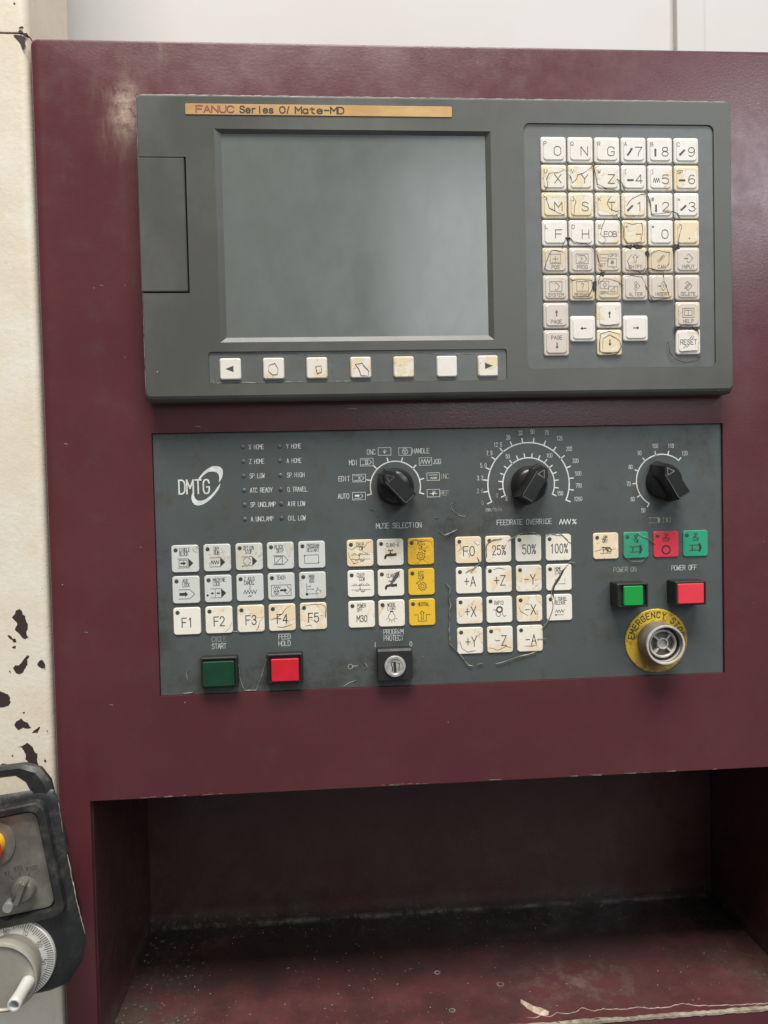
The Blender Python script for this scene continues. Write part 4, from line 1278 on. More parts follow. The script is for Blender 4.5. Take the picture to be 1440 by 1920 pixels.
def knob(cx, cz, deg, label):
    a = math.radians(deg)
    sk = MB().lathe(0, 0, [(12.6, 0.0), (12.8, -2.2), (12.2, -4.6), (10.4, -7.2), (8.6, -8.6)], 40).build('rotary_knob', 'black', op, (cx, PF, cz))
    smooth_by_angle(sk, 40)
    sk['label'] = label
    lo = [(15.2, 2.6), (15.2, -2.6), (9, -7.2), (-2, -7.0), (-11, -6.8), (-13.6, -5.6), (-13.6, 5.6), (-11, 6.8), (-2, 7.0), (9, 7.2)][::-1]
    hi = [(12.6, 1.7), (12.6, -1.7), (8, -4.9), (-2, -4.8), (-11, -5.0), (-12.4, -4.4), (-12.4, 4.4), (-11, 5.0), (-2, 4.8), (8, 4.9)][::-1]
    t2 = [(p[0] * .955, p[1] * .86) for p in hi]
    mid = [((l[0] * .5 + h[0] * .5), (l[1] * .42 + h[1] * .58)) for l, h in zip(lo, hi)]
    g = MB().loops([(lo, -1.5), ([(p[0], p[1] * .97) for p in lo], -6), (mid, -13), (hi, -19.4), (t2, -20.3)]).rot(a).build('grip', 'black', sk, (cx, PF, cz), fix=True)
    smooth_by_angle(g, 28)
    MB().line([(p[0] * .985, p[1] * .96) for p in t2[:5]], .34).rot(a).build('worn_lit_edge', 'tear_grey', sk, (cx, PF - 20.36, cz))  # pale line: rubbed plastic and light caught on the grip edge, painted
    MB().line([(10.8, 0.2), (6.2, 2.6), (6.2, -2.6)], .38, 0, True).rot(a).build('pointer', 'tear_pale', sk, (cx, PF - 20.38, cz))
    return sk


knob(MC[0], MC[1], 133, 'black rotary knob of the mode selection dial')
knob(FC[0], FC[1], 58, 'black rotary knob of the feedrate override dial')
knob(SC[0] + .6, SC[1] - .4, 121, 'black rotary knob of the spindle speed percent dial')

# ---- push keys
bm_ = MB().loops([(rrect(0, 0, 18.3, 18.5, 1.9, 4), .5), (rrect(0, 0, 18.3, 18.5, 1.9, 4), -.55), (rrect(0, 0, 17.7, 17.9, 1.8, 4), -.85)])
bmesh_ = {}
lamp_me = MB().lathe(0, 0, [(1.42, .3), (1.42, -.08), (1.2, -.16)], 18).mesh('indicator_lamp', MAT['led_dark'])
BL = PF - .85


def button(x, z, mat, wear, draw, ink='ink_dark', lamp=True, label=None):
    if mat not in bmesh_:
        bmesh_[mat] = bm_.mesh('push_key', MAT[mat])
    o = place('push_key', bmesh_[mat], op, (x, PF, z))
    o['wear'] = wear
    if label:
        o['label'] = label
    if lamp:
        place('indicator_lamp', lamp_me, o, (x - 6.25, BL, z + 5.95))
    m = MB()
    draw(m)
    if m.v:
        m.build('legend', ink, o, (x, BL - .06, z))
    return o


def two(a, b='', x=-3.8):
    def d(m):
        text(m, a, x, 6.1, 2.6, 1.22, .27)
        if b:
            text(m, b, x, 3.3, 2.6, 1.22, .27)
    return d


def frame(m, fill=True, x1=2.0):
    m.line([(-5, 0), (x1, 0)], .3)
    m.line([(-5, -6.2), (x1, -6.2)], .3)
    if fill:
        m.poly([(x1, .15), (x1 + 3.4, -3.1), (x1, -6.35)], 0)
    else:
        m.line([(x1, 0), (x1 + 3.1, -3.1), (x1, -6.2)], .3)


def b_single(m):
    two('SINGLE', 'BLOCK')(m); frame(m); rect(m, -4.2, 1.2, -5.3, -.9, .32); arrow(m, -3.3, .5, -3.1, 1.2, 1.8, 1.5)


def b_dry(m):
    two('DRY', 'RUN', -2)(m); frame(m); zz(m, -4.4, 1.2, -3.1, 1.2, 7, .4)


def b_opt(m):
    two('OPTION', ' STOP')(m); frame(m)
    for k in range(4):
        m.ring(-1.6, -3.1, 2.5, .34, 0, 6, k * 90 + 12, k * 90 + 78)


def b_skip(m):
    two('BLOCK', ' SKIP')(m); frame(m, False); rect(m, -4.0, 1.2, -5.6, -.7, .34); m.line([(-3.2, -5), (.4, -1.3)], .34)


def b_restart(m):
    two('PROGRAM', 'RESTART', -3.2)(m); rect(m, -5, 4.6, -6, -.2, .3)
    for x, z, s in ((-5, -1, 1), (4.6, -5.2, -1)):
        m.poly([(x - .6, z), (x + .6, z), (x, z + .9 * s)], 0)


def b_aux(m):
    two(' AUX', ' LOCK', -3.4)(m); m.line([(-5, .1), (2.4, .1), (5.6, -3.0), (2.4, -6.2), (-5, -6.2)], .32); arrow(m, -4.6, 1.2, -3.0, 1.9, 2.0, 1.9)


def b_mach(m):
    two('MACHINE', 'LOCK', -3.2)(m); frame(m); m.line([(-2, -.6), (-2, -5.6)], .3); arrow(m, -5, -2.8, -3.1, .9, 1.2, 1.0); arrow(m, 1.2, -1.2, -3.1, .9, 1.2, 1.0); m.poly(circ(-7.2, -4.4, .8, 8), 0)


def b_zax(m):
    two('Z AXIS', 'CANCEL')(m); text(m, 'Z', 0, 0, 2.0, 1.4, .24, 'c'); zz(m, -4.4, 4.4, -3, 1.2, 9, .38); m.line([(-1.4, -6.4), (-.4, -5.4), (.2, -6.2), (1.2, -5.4)], .4)


def b_teach(m):
    two('TEACH', '', -3.0)(m); rect(m, -6.8, 6.6, -6.4, 1.0, .3); zz(m, -5.4, -.6, -.6, .7, 7, .3); m.ring(-3.4, -3.8, 1.7, .32); m.line([(-4.6, -3.2), (-2.2, -3.2), (-3.4, -5)], .3, 0, True); arrow(m, -.9, 3.8, -2.6, 1.2, 1.7, 1.4); m.line([(3.9, .4), (6.2, -2.5), (3.9, -5.2), (2, -3.6)], .3)


def b_man(m):
    two('MAN', 'ABS', -2.2)(m); m.line([(-4, 1.4), (-4, -6)], .28); m.poly(circ(-4, -6, .95, 12), 0); m.line([(-4, -5.9), (4, -5.9)], .28); arrow(m, -4, -1, -.6, .25, .9, .5); arrow(m, -4, .8, -2.6, .25, .9, .5)
    m.line([(2.6, -5.4), (2.2, -3.8), (3, -3.9), (3, -1.8), (3.6, -1.8), (3.8, -3.2), (5.6, -3.6), (5.4, -5.2)], .25)


def big(s, h=6.2, adv=4.0, w=.62, x=.1, z=-1.0, gw=3.0):
    return lambda m: text(m, s, x, z, h, adv, w, 'c', gw=gw)


AX = [20.0, 41.5, 63.1, 84.4, 105.8]
BX = [139.1, 160.0, 181.3]
CX = [214.7, 235.9, 257.3, 278.8]
DX = [313.0, 334.9, 356.8, 378.4]
RZ = [-304.2, -325.4, -346.7, -367.9]
for r, row in enumerate(((b_single, b_dry, b_opt, b_skip, b_restart), (b_aux, b_mach, b_zax, b_teach, b_man))):
    for c, f in enumerate(row):
        button(AX[c], RZ[r] - (.35 - c * .07), 'button_grey', ((.15, .4, .55, .3, .2), (.25, .2, .05, .25, .4))[r][c], f)
for c in range(5):
    button(AX[c], RZ[2] - (.5 - c * .1), 'button_cream', (.05, .35, .6, .85, .75)[c], big('F%d' % (c + 1)))


def conveyor(m, flip=1):
    for z, n in ((-1.2, (-4.0, .9, 4.2)), (-4.2, (-2.6, 1.6))):
        m.line([(-6.6, z), (6.6, z)], .26)
        for x in n:
            m.ring(x, z, 1.1, .26, 0, 8, 0 if z > -3 else 180, 180 if z > -3 else 360)
    m.ring(-.3, -1.1, .9, .3, 0, 8, 60, 200)
    varrow(m, -.6, -4.4 if flip > 0 else -1, -1 if flip > 0 else -4.4, .3, 1.1, .6)
    m.ring(1.2, -4.3, 1.5, .32, 0, 10, 200, 350)


def tap(m):
    m.poly([(-4.4, -4.6), (-3.0, -4.6), (-2.6, -3.0), (-.8, -2.7), (1.0, -2.9), (3.6, -2.6), (4.2, -3.0), (4.2, -.4), (3.6, -.8), (1.4, -1.0), (.6, -.6), (-.4, -.6), (-1.4, -1.1), (-3.2, -1.4), (-4.2, -2.6)], 0)
    m.line([(.1, -.6), (.1, 1.0)], .8)
    m.line([(-1.3, 1.2), (1.5, 1.2)], .5)
    m.poly([(-1.6, .6), (-1.2, .6), (-1.2, 1.9), (-1.6, 1.9)], 0)
    m.poly([(1.4, .6), (1.8, .6), (1.8, 1.9), (1.4, 1.9)], 0)


def gear(m, cx, cz):
    pts = []
    for k in range(32):
        r = 3.0 if (k // 2) % 2 else 2.2
        a = 2 * math.pi * k / 32
        pts.append((cx + r * math.cos(a), cz + r * math.sin(a)))
    m.line(pts, .34, 0, True)
    m.ring(cx, cz, 1.2, .34, 0, 14)


def b_atc(ccw):
    def d(m):
        text(m, 'ATC', -.4, 6.1, 2.5, 1.35, .27, 'c'); text(m, 'CCW' if ccw else 'CW', -.2, 3.2, 2.5, 1.35, .27, 'c')
        x = .6 if ccw else 0
        gear(m, x, -3.2)
        m.ring(x, -3.2, 4.4, .3, 0, 10, 55 if not ccw else 85, 110 if not ccw else 140)
        a = math.radians(50 if not ccw else 145)
        p = (x + 4.4 * math.cos(a), -3.2 + 4.4 * math.sin(a))
        m.poly([(p[0] - .7, p[1] + .1), (p[0] + .7, p[1] + .3), (p[0] + (.4 if not ccw else -.4), p[1] - 1.1)], 0)
    return d


def b_bulb(m):
    text(m, 'WORK', -2.8, 6.0, 2.6, 1.4, .27); text(m, 'LIGHT', -2.8, 3.4, 2.4, 1.2, .27)
    m.line([(-.9, 1.4), (-1.0, 0), (-2.2, -1.6), (-2.3, -3), (-1.4, -4.4), (0, -4.9), (1.4, -4.4), (2.3, -3), (2.2, -1.6), (1.0, 0), (.9, 1.4)], .32)
    m.line([(-.9, 1.2), (.9, 1.2)], .8)
    for a in (200, 235, 270, 305, 340):
        c, s = math.cos(math.radians(a)), math.sin(math.radians(a))
        m.line([(2.9 * c, -2.7 + 2.9 * s), (4.0 * c, -2.7 + 4.0 * s)], .3)


def b_neutral(m):
    text(m, 'NEUTRAL', -2.7, 5.6, 2.5, 1.15, .27)
    m.line([(-5.6, -1.7), (-2.9, -1.7), (-2.9, -6.2), (2.9, -6.2), (2.9, -1.7), (5.6, -1.7)], .32)
    m.line([(-.7, -4.8), (-.7, -.6), (-1.5, -.6), (0, 1), (1.5, -.6), (.7, -.6), (.7, -4.8)], .34, 0, True)


def b_chip(s, f):
    def d(m):
        text(m, 'CHIP', .0, 6.0, 2.6, 1.35, .3, 'c'); text(m, s, .8, 3.3, 2.6, 1.35, .3, 'c'); conveyor(m, f)
    return d


def b_clant(s):
    def d(m):
        text(m, s, -2.8, 5.0, 2.6, 1.3, .28); tap(m)
    return d


def b_m30(m):
    text(m, 'POWER', -2.9, 6.1, 2.5, 1.25, .27); text(m, 'OFF', -2.9, 3.2, 2.5, 1.25, .27); text(m, 'M30', .2, -3.0, 4.4, 2.5, .46, 'c', gw=1.9)


for r, row in enumerate(((('button_cream', .9, b_chip('CW', 1)), ('button_cream', .45, b_clant('CLANT-A')), ('button_yellow', .6, b_atc(False))),
                         (('button_cream', .0, b_chip('CCW', -1)), ('button_cream', .3, b_clant('CLANT-B')), ('button_yellow', .1, b_atc(True))),
                         (('button_cream', .3, b_m30), ('button_cream', .3, b_bulb), ('button_yellow', .15, b_neutral)))):
    for c, (mt, w, f) in enumerate(row):
        button(BX[c], RZ[r], mt, w, f)


def b_home(m):
    text(m, 'HOME', -2.9, 6.1, 2.4, 1.2, .26); text(m, 'START', -2.9, 3.4, 2.4, 1.2, .26)
    m.line([(-2.6, -1.4), (-2.6, -3.6)], .3); m.line([(4.2, -1.2), (4.2, -3.2)], .3); m.line([(-1, -4.6), (4.6, -4.6)], .28); m.poly(circ(-2.4, -4.4, .9, 10), 0)


def b_rapid(m):
    text(m, 'RAPID', -.3, 4.8, 2.6, 1.3, .28, 'c'); m.ring(0, 0, 1.9, 1.0, 0, 20); m.line([(-4.6, -.4), (-3.4, .2), (-2.6, -.6), (-2.2, -4), (-1.4, -4.9), (-.2, -4.9), (.6, -4), (.8, -2)], .34); m.line([(1.8, -1), (2.4, -4), (3.2, -5), (4.6, -4.4)], .34)


def b_otr(m):
    text(m, 'O.TRAVEL', -3.4, 6.1, 2.4, 1.15, .26); text(m, 'RELEASE', -3.4, 3.4, 2.4, 1.15, .26); zz(m, -3, 3.4, -2.6, 1.0, 7, .36); m.line([(-3, -5.2), (3, -5.2)], .25); m.ring(-2.6, -5.2, .5, .25, 0, 8)


labs = [[('F0', .95), ('25%', .55), ('50%', .35), ('100%', .4)], [('+A', .3), ('+Z', .55), ('-Y', .4), (b_home, .2)], [('+X', .6), (b_rapid, .0), ('-X', .6), (b_otr, .25)], [('+Y', .5), ('-Z', .5), ('-A', .5)]]
for r, row in enumerate(labs):
    for c, (f, w) in enumerate(row):
        if isinstance(f, str):
            f = big(f, 6.4 if r == 0 else 6.8, {2: 4.4, 3: 3.4, 4: 3.3}[len(f)], .56, .6 if r else .4, -.8, {2: 3.4, 3: 2.5, 4: 2.3}[len(f)])
        button(CX[c], RZ[r], 'button_cream', w, f)


def spindle(m):
    m.line([(-4.4, -1.2), (2.6, -1.2)], .5); m.line([(-4.4, -4.9), (2.6, -4.9)], .5); m.line([(-2.2, -1.2), (-2.2, -4.9)], .4); m.line([(-2.2, -4.9), (-2.9, -3), (-2.2, -1.2)], .3); m.poly([(2.4, .2), (3.2, .2), (4.4, -2), (4.4, -4), (3.2, -6.2), (2.4, -6.2)], 0)


def b_orient(m):
    text(m, 'SP', -1.6, 6.0, 2.4, 1.5, .35); text(m, 'ORI', -2.4, 3.6, 2.2, 1.3, .35); m.line([(-4, -5.2), (4, -5.2)], .3); m.line([(-2, -.6), (-1.6, -4.6)], .4); m.line([(-1, -1), (0, -2.4), (.8, -1), (.8, -4.8)], .5); m.ring(2.6, -3, 1.3, .6, 0, 10); m.line([(-3, -1), (3, -1.2)], .6)


def sp(b):
    def d(m):
        text(m, 'SP', .2, 6.0, 2.5, 1.5, .36, 'c'); text(m, b, .2, 3.2, 2.5, 1.4, .36, 'c')
        if b == 'STOP':
            m.ring(0, -4.0, 2.9, 1.1, 0, 28)
        else:
            spindle(m)
    return d


button(DX[0], RZ[0], 'button_cream', .85, b_orient)
button(DX[1], RZ[0], 'button_green', .45, sp('CW'))
button(DX[2], RZ[0], 'button_red', .4, sp('STOP'))
button(DX[3], RZ[0], 'button_green', .25, sp('CCW'))

# ---- lit push buttons and key switch
for s, x, z in (('CYCLE', 41.0, -360.5), ('START', 40.9, -365.3), ('FEED', 85.6, -360.4), ('HOLD', 85.5, -365.1), ('PROGRAM', 161, -359.8), ('PROTECT', 161, -364.2)):
    word(s, x, z, 3.5, 2.0 if len(s) != 4 else 2.1, .38, 'c', 'ink_worn' if s == 'CYCLE' else 'ink_white')
word('I', 148.0, -368.3, 3.4, 1.6, .4, 'c')
word('0', 173.0, -368.8, 3.4, 1.9, .36, 'c')
word('POWER ON', 326.8, -321.4, 3.4, 2.1, .36, 'c', 'ink_worn')
word('POWER OFF', 370.2, -321.4, 3.4, 2.1, .36, 'c')
lettering(lambda m: (m.ring(-1.6, 0, 1.6, .4, 0, 18), m.line([(.2, 0.2), (3.6, .4)], .6), m.line([(8.6, 1.8), (10.2, 0), (8.4, -1.8)], .3)), (132, -383), 'ink_worn', name='pictogram')


def push(x0, x1, z0, z1, yf, lens, lx0, lx1, lz0, lz1, label, deep=2.0):
    cx, cz = (x0 + x1) / 2, (z0 + z1) / 2
    w, h = x1 - x0, z1 - z0
    a = (cx, PF, cz)
    f = yf - PF
    hs = MB().loops([(rrect(0, 0, w, h, 1, 3), 0), (rrect(0, 0, w, h, 1, 3), f + .8), (rrect(0, 0, w - 1.2, h - 1.2, .8, 3), f),
                     (rrect(0, 0, w - 2.6, h - 2.4, .7, 3), f), (rrect(0, 0, w - 2.8, h - 2.6, .7, 3), f + deep)]).build('push_button', 'blackmatt', op, a)
    hs['label'] = label
    lw, lh = lx1 - lx0, lz1 - lz0
    lc = ((lx0 + lx1) / 2 - cx, (lz0 + lz1) / 2 - cz)
    lm = MB().loops([(rrect(*lc, lw, lh, .8, 3), f + deep + .5), (rrect(*lc, lw, lh, .8, 3), f - .1), (rrect(*lc, lw - .9, lh - .9, .6, 3), f - .7)]).build('lens', lens, hs, a)
    return hs


push(29.2, 53.8, -392.2, -371.4, -5.5, 'lens_green_dark', 30.4, 51.8, -391.2, -374.2, 'push button with dark green lens for cycle start')
push(73.4, 97.9, -391.0, -370.8, -5.5, 'lens_red', 76.4, 95.2, -389.6, -374.2, 'push button with red lens for feed hold')
push(315.8, 338.0, -346.4, -329.6, -12.0, 'lens_green', 320.2, 334.0, -345.0, -331.4, 'push button with bright green lens for power on')
push(357.4, 379.6, -346.2, -329.5, -12.0, 'lens_red_pale', 358.8, 377.6, -345.0, -331.0, 'push button with bright red lens for power off')

ks = MB().loops([(rrect(0, 0, 24.2, 21.6, .8, 3), 0), (rrect(0, 0, 24.2, 21.6, .8, 3), -7.4), (rrect(0, -.7, 23.4, 19.8, .6, 3), -8.4)]).build('key_switch', 'blackmatt', op, (160.9, PF, -380.9))
ks['label'] = 'black square key switch with silver lock cylinder'
cyl = MB().lathe(0, 0, [(7.3, 0), (7.3, -1.6), (6.9, -2.1), (5.4, -2.1), (5.0, -1.7)], 36).build('lock_cylinder', 'metal', ks, (160.8, PF - 8.3, -381.9))
smooth_by_angle(cyl, 30)
MB().loops([(rrect(0, 0, 1.9, 7.6, .8, 3), 0), (rrect(0, 0, 1.9, 7.6, .8, 3), -.15)]).rot(.03).build('keyhole', 'blot', ks, (160.6, PF - 10.0, -382.2))
MB().line([(-1.5, 3.4), (-2.8, 2.4), (-1.8, -.5), (-1.7, -3)], .7).line([(1.6, 2.6), (3.2, 2.0), (2.6, -2.6)], .5).build('wear_mark', 'tear_dark', ks, (160.7, PF - 10.1, -381.9))

# ---- emergency stop whose red cap is gone
ES = (348.9, -373.0)
es = MB().lathe(0, 0, [(22.8, 0), (22.8, -.7), (22.4, -1.0), (13.8, -1.0), (13.8, -.2)], 64).build('emergency_stop', 'yellow_disc', op, (ES[0], PF, ES[1]))
es['label'] = 'emergency stop with yellow disc and missing red cap'
m = MB()
for i, ch in enumerate('EMERGENCY STOP'):
    if ch == ' ':
        continue
    a = math.radians(170 - i * (170 - 12) / 13)
    text(m, ch, 0, 0, 4.2, 3, .66, 'c', gw=2.4, ang=a - math.pi / 2, org=(18.6 * math.cos(a), 18.6 * math.sin(a)))
m.build('lettering', 'ink_dark', es, (ES[0], PF - 1.06, ES[1]))
c = MB().lathe(0, 0, [(14.0, -.5), (14.3, -3), (13.9, -8), (13.3, -12.5), (13.25, -15.6), (13.0, -16.1), (12.3, -16.1), (12.1, -15.6), (11.8, -8)], 48).build('collar', 'taupe', es, (ES[0], PF, ES[1]), smooth=False)
smooth_by_angle(c, 40)
o = MB().lathe(0, 0, [(13.4, -14.0), (13.8, -15.6), (13.5, -16.5), (12.5, -16.5), (12.2, -16.0), (11.9, -12)], 48, False, False).build('rim', 'pale_plastic', es, (ES[0], PF, ES[1]), fix=True)
MB().lathe(0, 0, [(12.0, -4.0), (12.0, -5.0)], 40).build('well', 'blackmatt', es, (ES[0], PF, ES[1]))
core = MB()
core.lathe(0, 0, [(10.2, -4.5), (10.0, -11.4), (9.6, -11.8), (8.9, -11.8), (8.5, -11.4), (8.5, -6.0)], 40, False, False)
core.lathe(0, 0, [(4.3, -4.5), (4.1, -11.4), (3.7, -11.8), (3.3, -11.8), (3.0, -11.4), (3.0, -10.0)], 24, False, True)
core.build('core', 'pale_plastic', es, (ES[0], PF, ES[1]), fix=True)
MB().lathe(0, 0, [(8.55, -5.0), (8.55, -7.0)], 32).build('core_floor', 'taupe', es, (ES[0], PF, ES[1]))
for k in range(4):
    a = math.radians(45 + 90 * k + 2)
    MB().box(3.9, 8.8, -11.3, -6.6, -.65, .65).rot(a).build('spoke', 'pale_plastic', es, (ES[0], PF, ES[1]), fix=True)

# ---- torn edges of the film
for lst, y, mt, w in ((TEAR_C, .95, 'tear_pale', .75), (TEAR_D, .95, 'tear_pale', .7), (TEAR_E, 1.95, 'tear_pale', .6), (TEAR_F, 1.95, 'tear_pale', .7)):
    for pts in lst:
        n = len(pts)
        pts = [(min(max(p[0], 1.5), 397.5), min(max(p[1], -397), -220)) for p in pts]
        cx, cz = sum(p[0] for p in pts) / n, sum(p[1] for p in pts) / n
        on = y < 1.5
        MB().ridge([(p[0] - cx, p[1] - cz) for p in pts], w, .4, 0, .3).build('torn_film', mt, op, (cx, y + (.12 if on else 0), cz))
# cracks in the film of single keys: key centre, then points from it (mm)
for (cx, cz), pts in (((AX[2], RZ[2] - .3), [(7.6, 6.2), (7.0, 3.2)]), ((AX[2], RZ[2] - .3), [(8.4, .6), (5.8, -2.4), (5.0, -6), (3.2, -8.6)]),
                      ((AX[3], RZ[2] - .2), [(5.8, 7.8), (2.3, 5.6), (.5, 3.0), (-3.8, -.4), (-8.2, -1.5)]), ((AX[3], RZ[2] - .2), [(-4, -6.2), (0, -7), (4, -6), (6.5, -5)]),
                      ((AX[4], RZ[2] - .1), [(-6.3, 8), (0, 8.2), (6, 7.8), (8.6, 5.8), (8.4, -2)]), ((AX[4], RZ[2] - .1), [(-6, -6.6), (-2, -6), (-1, -7.6)]),
                      ((AX[1], RZ[2] - .4), [(8.6, -2), (7, -5.8), (4, -8.4)]),
                      ((BX[0], RZ[0]), [(-8, 3.6), (-5.6, 2.4), (-2.4, 4.8), (3, 4), (5, 7), (8, 8)]), ((BX[0], RZ[0]), [(-8.2, 1), (-7.4, -3), (-4.6, -7.2), (-1, -6.4)]),
                      ((BX[2], RZ[0]), [(-8.4, 6.6), (-4, 8), (0, 6.9), (4, 7.4), (7.4, 6.6), (8, 3)]),
                      ((CX[0], RZ[0]), [(-8.6, 3.4), (-6, 5), (-5, 1), (-8, -1)]), ((CX[0], RZ[0]), [(-1, -1.2), (.4, -3.6), (1, -5.6)]), ((CX[0], RZ[0]), [(4, 6), (6.4, 3), (8, 4)]),
                      ((CX[1], RZ[1]), [(-4, 6.8), (0, 8), (4.6, 7)]), ((CX[0], RZ[3]), [(-7.4, 0), (-6, -5), (-2, -8), (4, -7)]), ((CX[1], RZ[3]), [(-8, -5.4), (-2, -7.6), (4, -5), (8, -6)]),
                      ((CX[2], RZ[2]), [(-7.6, 2), (-6.4, -2), (-1, -5)]), ((CX[2], RZ[2]), [(5.4, -1), (6, -7)]), ((CX[2], RZ[3]), [(-4, -5.4), (5, -5.2)]),
                      ((DX[0], RZ[0]), [(-8, -3.6), (-4, -2.6), (2, -3), (7, -2)]), ((DX[0], RZ[0]), [(-6.6, 1.6), (-4.6, 2.6)]), ((DX[0], RZ[0]), [(-3.4, 5), (.6, 6.6), (1.6, 3.4)])):
    MB().ridge(pts, .42, .12, 0, .3).build('torn_film', 'tear_dark', op, (cx, 1.12, cz))
# grime wedge over the HOME key
MB().ridge([(0, 0), (-2.6, -4), (-5, -8), (-8.2, -13), (-9.6, -17), (-9, -21)], 2.0, .3, 0, .4).build('torn_film', 'tear_dark', op, (283.6, 1.05, -318.4))
MB().poly(ragged([(0, 0), (2.6, .6), (1.4, -3.4), (-3, -8.6), (-4.6, -9.6), (-3.4, -6)], .2), 0).build('torn_film', 'tear_grey', op, (163.6, 1.04, -318.2))

# ================================================================== handwheel pendant hung on the column
PA = math.radians(-9.0)
pe = thing('handwheel_pendant', (-83.3, -45, -546.0), 'black handwheel pendant with silver dial hanging on the cream column', 'pendant', rot=(0, PA, 0))
# local mm: x right, z up along the pendant, y = 0 at the dial


def mirror(half):
    return half + [(-x, z) for x, z in reversed(half)]


outl = mirror([(0, -27), (15.4, -27), (27.4, -24.7), (38.5, -12), (43.4, 1), (42.2, 30), (42.2, 62), (43.6, 92), (42.0, 97.5), (37, 100), (0, 101.5)])[:-1]
outl = outl[1:]
ins = lambda d: [(x - d * (1 if x > 0 else -1 if x < 0 else 0), z - d * (1 if z > 60 else -1 if z < -5 else 0)) for x, z in outl]
def ins2(d, top):
    return [(x - d * (1 if x > 0 else -1 if x < 0 else 0), z - (top if z > 60 else -d if z < -5 else 0)) for x, z in outl]


bd = MB().loops([(ins2(17, 36), 48.8), (ins2(12, 24), 30), (ins2(7, 12), 16), (ins2(1.2, 2), 6.5), (outl, 4), (ins(1.5), 2.2), (ins(4.0), 1.2)]).build('housing', 'rubber', pe, fix=True)
bd.data.materials[0] = MAT['rubber']
smooth_by_angle(bd, 30)
# raised lip round the plate
PZ0, PZ1, PX = 27.5, 88.0, 30.3
lip = MB().loops([(rrect(0, 58, 2 * PX + 15, 75, 7, 5), 3), (rrect(0, 58, 2 * PX + 13, 73, 7, 5), -3.0), (rrect(0, 58, 2 * PX + 11, 71, 6.5, 5), -3.8), (rrect(0, 58, 2 * PX + 4, 64.5, 6, 5), -3.6), (rrect(0, 58, 2 * PX + 2, 63, 6, 5), 1.2)], True, False).build('guard_lip', 'rubber', pe, fix=True)
smooth_by_angle(lip, 40)
MB().loops([(rrect(0, 57.7, 2 * PX, 60.6, 5.5, 5), 2.2), (rrect(0, 57.7, 2 * PX, 60.6, 5.5, 5), 0.2)]).build('switch_plate', 'alu_plate', pe)
# carrying loop above the housing
hd = MB()
arc_o = [(41.6, 93), (40.8, 103), (36, 112.5), (26, 117.2), (12, 118.2), (0, 118.4)]
arc_i = [(25.5, 94), (27.6, 99), (25.6, 105.5), (20.5, 110.6), (11, 111.4), (0, 111.6)]
full_o = arc_o + [(-x, z) for x, z in reversed(arc_o[:-1])]
full_i = arc_i + [(-x, z) for x, z in reversed(arc_i[:-1])]
for (xo, zo), (xi, zi) in zip(full_o, full_i):
    e = .22
    hd.v += [(xo + (xi - xo) * .15, 12, zo + (zi - zo) * .15), (xo, 5, zo), (xo + (xi - xo) * e, 2.0, zo + (zi - zo) * e), (xi - (xi - xo) * e, 2.0, zi - (zi - zo) * e), (xi, 5, zi), (xi - (xi - xo) * .15, 12, zi - (zi - zo) * .15)]
nn = len(full_o)
for i in range(nn - 1):
    for k in range(6):
        hd.f.append((6 * i + k, 6 * i + (k + 1) % 6, 6 * i + 6 + (k + 1) % 6, 6 * i + 6 + k))
hd.f += [tuple(range(6)), tuple(6 * (nn - 1) + k for k in reversed(range(6)))]
h = hd.build('carrying_loop', 'rubber', pe, fix=True)
smooth_by_angle(h, 35)
MB().pad(-26, 110, 9, 12, 2, 48.9, 6, 2).build('hook', 'alu', pe)
MB().ridge([(42.2, 56), (42.1, 52), (42.0, 44), (42.1, 30), (42.6, 14), (43.2, 4)], .8, .4, 3.6, .3).build('scuffed_edge', 'bare', pe)
MB().ridge([(43.0, 90), (42.9, 84), (42.6, 76), (42.3, 70)], .45, .3, 3.6, .4).build('scuffed_edge', 'bare', pe)
# dial, wheel, crank
dz = MB().lathe(0, 0, [(24.9, 4), (24.9, -1.2), (24.5, -1.6)], 72).build('dial', 'dial', pe)
m = MB()
for k in range(100):
    a = math.radians(3.6 * k + 6)
    l = 3.6 if k % 5 else 4.6
    m.line([(24.2 * math.cos(a), 24.2 * math.sin(a)), ((24.2 - l) * math.cos(a), (24.2 - l) * math.sin(a))], .42)
m.build('graduation', 'ink_grey', dz, (0, -1.66, 0))
m = MB()
for k in range(10):
    a = math.radians(90 + 2 + 36 * (k - 8))
    t = '%d' % (k * 10)
    text(m, t, 0, 0, 2.7, 1.9, .28, 'c', gw=1.5, ang=a - math.pi / 2, org=(18.3 * math.cos(a), 18.3 * math.sin(a)))
m.build('numerals', 'ink_grey', dz, (0, -1.7, 0))
wh = MB()
prof = [(16.8, -1.5), (17.2, -3), (20.9, -14), (21.3, -18.2), (20.8, -19.6), (19.6, -20.2), (18.9, -19.7), (18.6, -18.9)]
wh.lathe(0, 0, prof, 96)
w_ = wh.build('handwheel', 'wheel', pe)
smooth_by_angle(w_, 40)
m = MB()
for k in range(120):
    a = 2 * math.pi * k / 120
    r0, r1 = 17.5, 20.7
    c, s = math.cos(a), math.sin(a)
    tx, tz = -s * .16, c * .16
    b = len(m.v)
    m.v += [(r0 * c + tx, -3.4, r0 * s + tz), (r1 * c + tx, -13.4, r1 * s + tz), (r1 * c - tx, -13.4, r1 * s - tz), (r0 * c - tx, -3.4, r0 * s - tz), ((r0 + .3) * c, -3.8, (r0 + .3) * s), ((r1 + .3) * c, -13.6, (r1 + .3) * s)]
    m.f += [(b, b + 1, b + 5, b + 4), (b + 3, b + 4, b + 5, b + 2)]
k_ = m.build('knurling', 'taupe', w_, fix=True)
k_['kind'] = 'stuff'
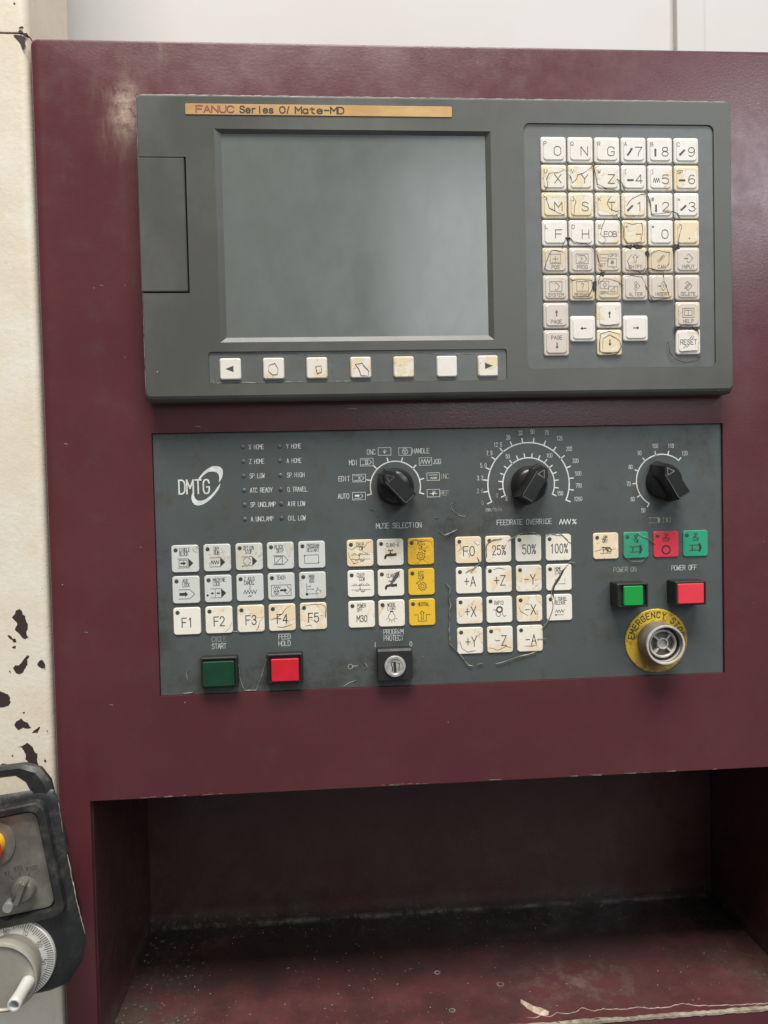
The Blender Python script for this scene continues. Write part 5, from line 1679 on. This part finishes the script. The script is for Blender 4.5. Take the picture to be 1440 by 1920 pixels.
cr = MB().lathe(0, 0, [(3.4, 0), (4.0, -1), (4.0, -3), (3.6, -12), (3.9, -19), (3.9, -21.5), (3.5, -22), (2.7, -22), (2.5, -21.4), (2.5, -15)], 28).build('crank_handle', 'dial', w_, (15.0, -18.9, -5.5))
smooth_by_angle(cr, 40)
# switches on the plate
sk = MB().lathe(0, 0, [(7.4, .2), (7.4, -2.5), (6.6, -5.0), (5.6, -5.8)], 32).build('axis_knob', 'alu_plate', pe, (14.6, 0, 42.2))
smooth_by_angle(sk, 40)
g = MB().loops([([(x, z) for x, z in rrect(0, 0, 15.6, 4.6, 2, 4)], -1.0), (rrect(0, 0, 15.0, 4.0, 1.8, 4), -7.5), (rrect(0, 0, 13.6, 2.6, 1.2, 4), -9.0)]).rot(math.radians(60)).build('grip', 'alu_plate', sk, (14.6, 0, 42.2))
smooth_by_angle(g, 40)
for s, x, z in (('X1', 5.9, 53.3), ('X10', 12.9, 55.2), ('X100', 20.9, 53.4)):
    m = MB()
    text(m, s, 0, 0, 2.6, 1.75, .3, 'c')
    m.build('lettering', 'ink_dark', pe, (x, .12, z))
m = MB()
m.line([(13.2 - 14, 52.6 - 50), (13.2 - 14, 49.6 - 50)], .3).line([(19.4 - 14, 51.3 - 50), (18.0 - 14, 48.4 - 50)], .3).line([(7.2 - 14, 51.3 - 50), (8.9 - 14, 48.9 - 50)], .3)
m.build('lettering', 'ink_dark', pe, (14, .12, 50))
pb = MB().lathe(0, 0, [(3.3, .2), (3.3, -5), (2.95, -6), (2.75, -6)], 24).build('push_button', 'alu', pe, (4.8, 0, 34.6))
smooth_by_angle(pb, 40)
st = MB().lathe(0, 0, [(15.2, .2), (15.0, -.8), (13.5, -1.0)], 40).build('stop_button', 'alu_plate', pe, (0, 0, 74))
o = MB().lathe(0, 0, [(9.2, -.9), (8.8, -4), (7.6, -8), (7.4, -9)], 36).build('stop_collar', 'pend_yellow', st, (0, 0, 74))
smooth_by_angle(o, 40)
o = MB().lathe(0, 0, [(8, -8.5), (11.4, -11), (12.2, -13.5), (11.6, -17), (9.5, -19.5), (6, -20.6)], 36).build('stop_cap', 'pend_red', st, (0, 0, 74))
smooth_by_angle(o, 50)
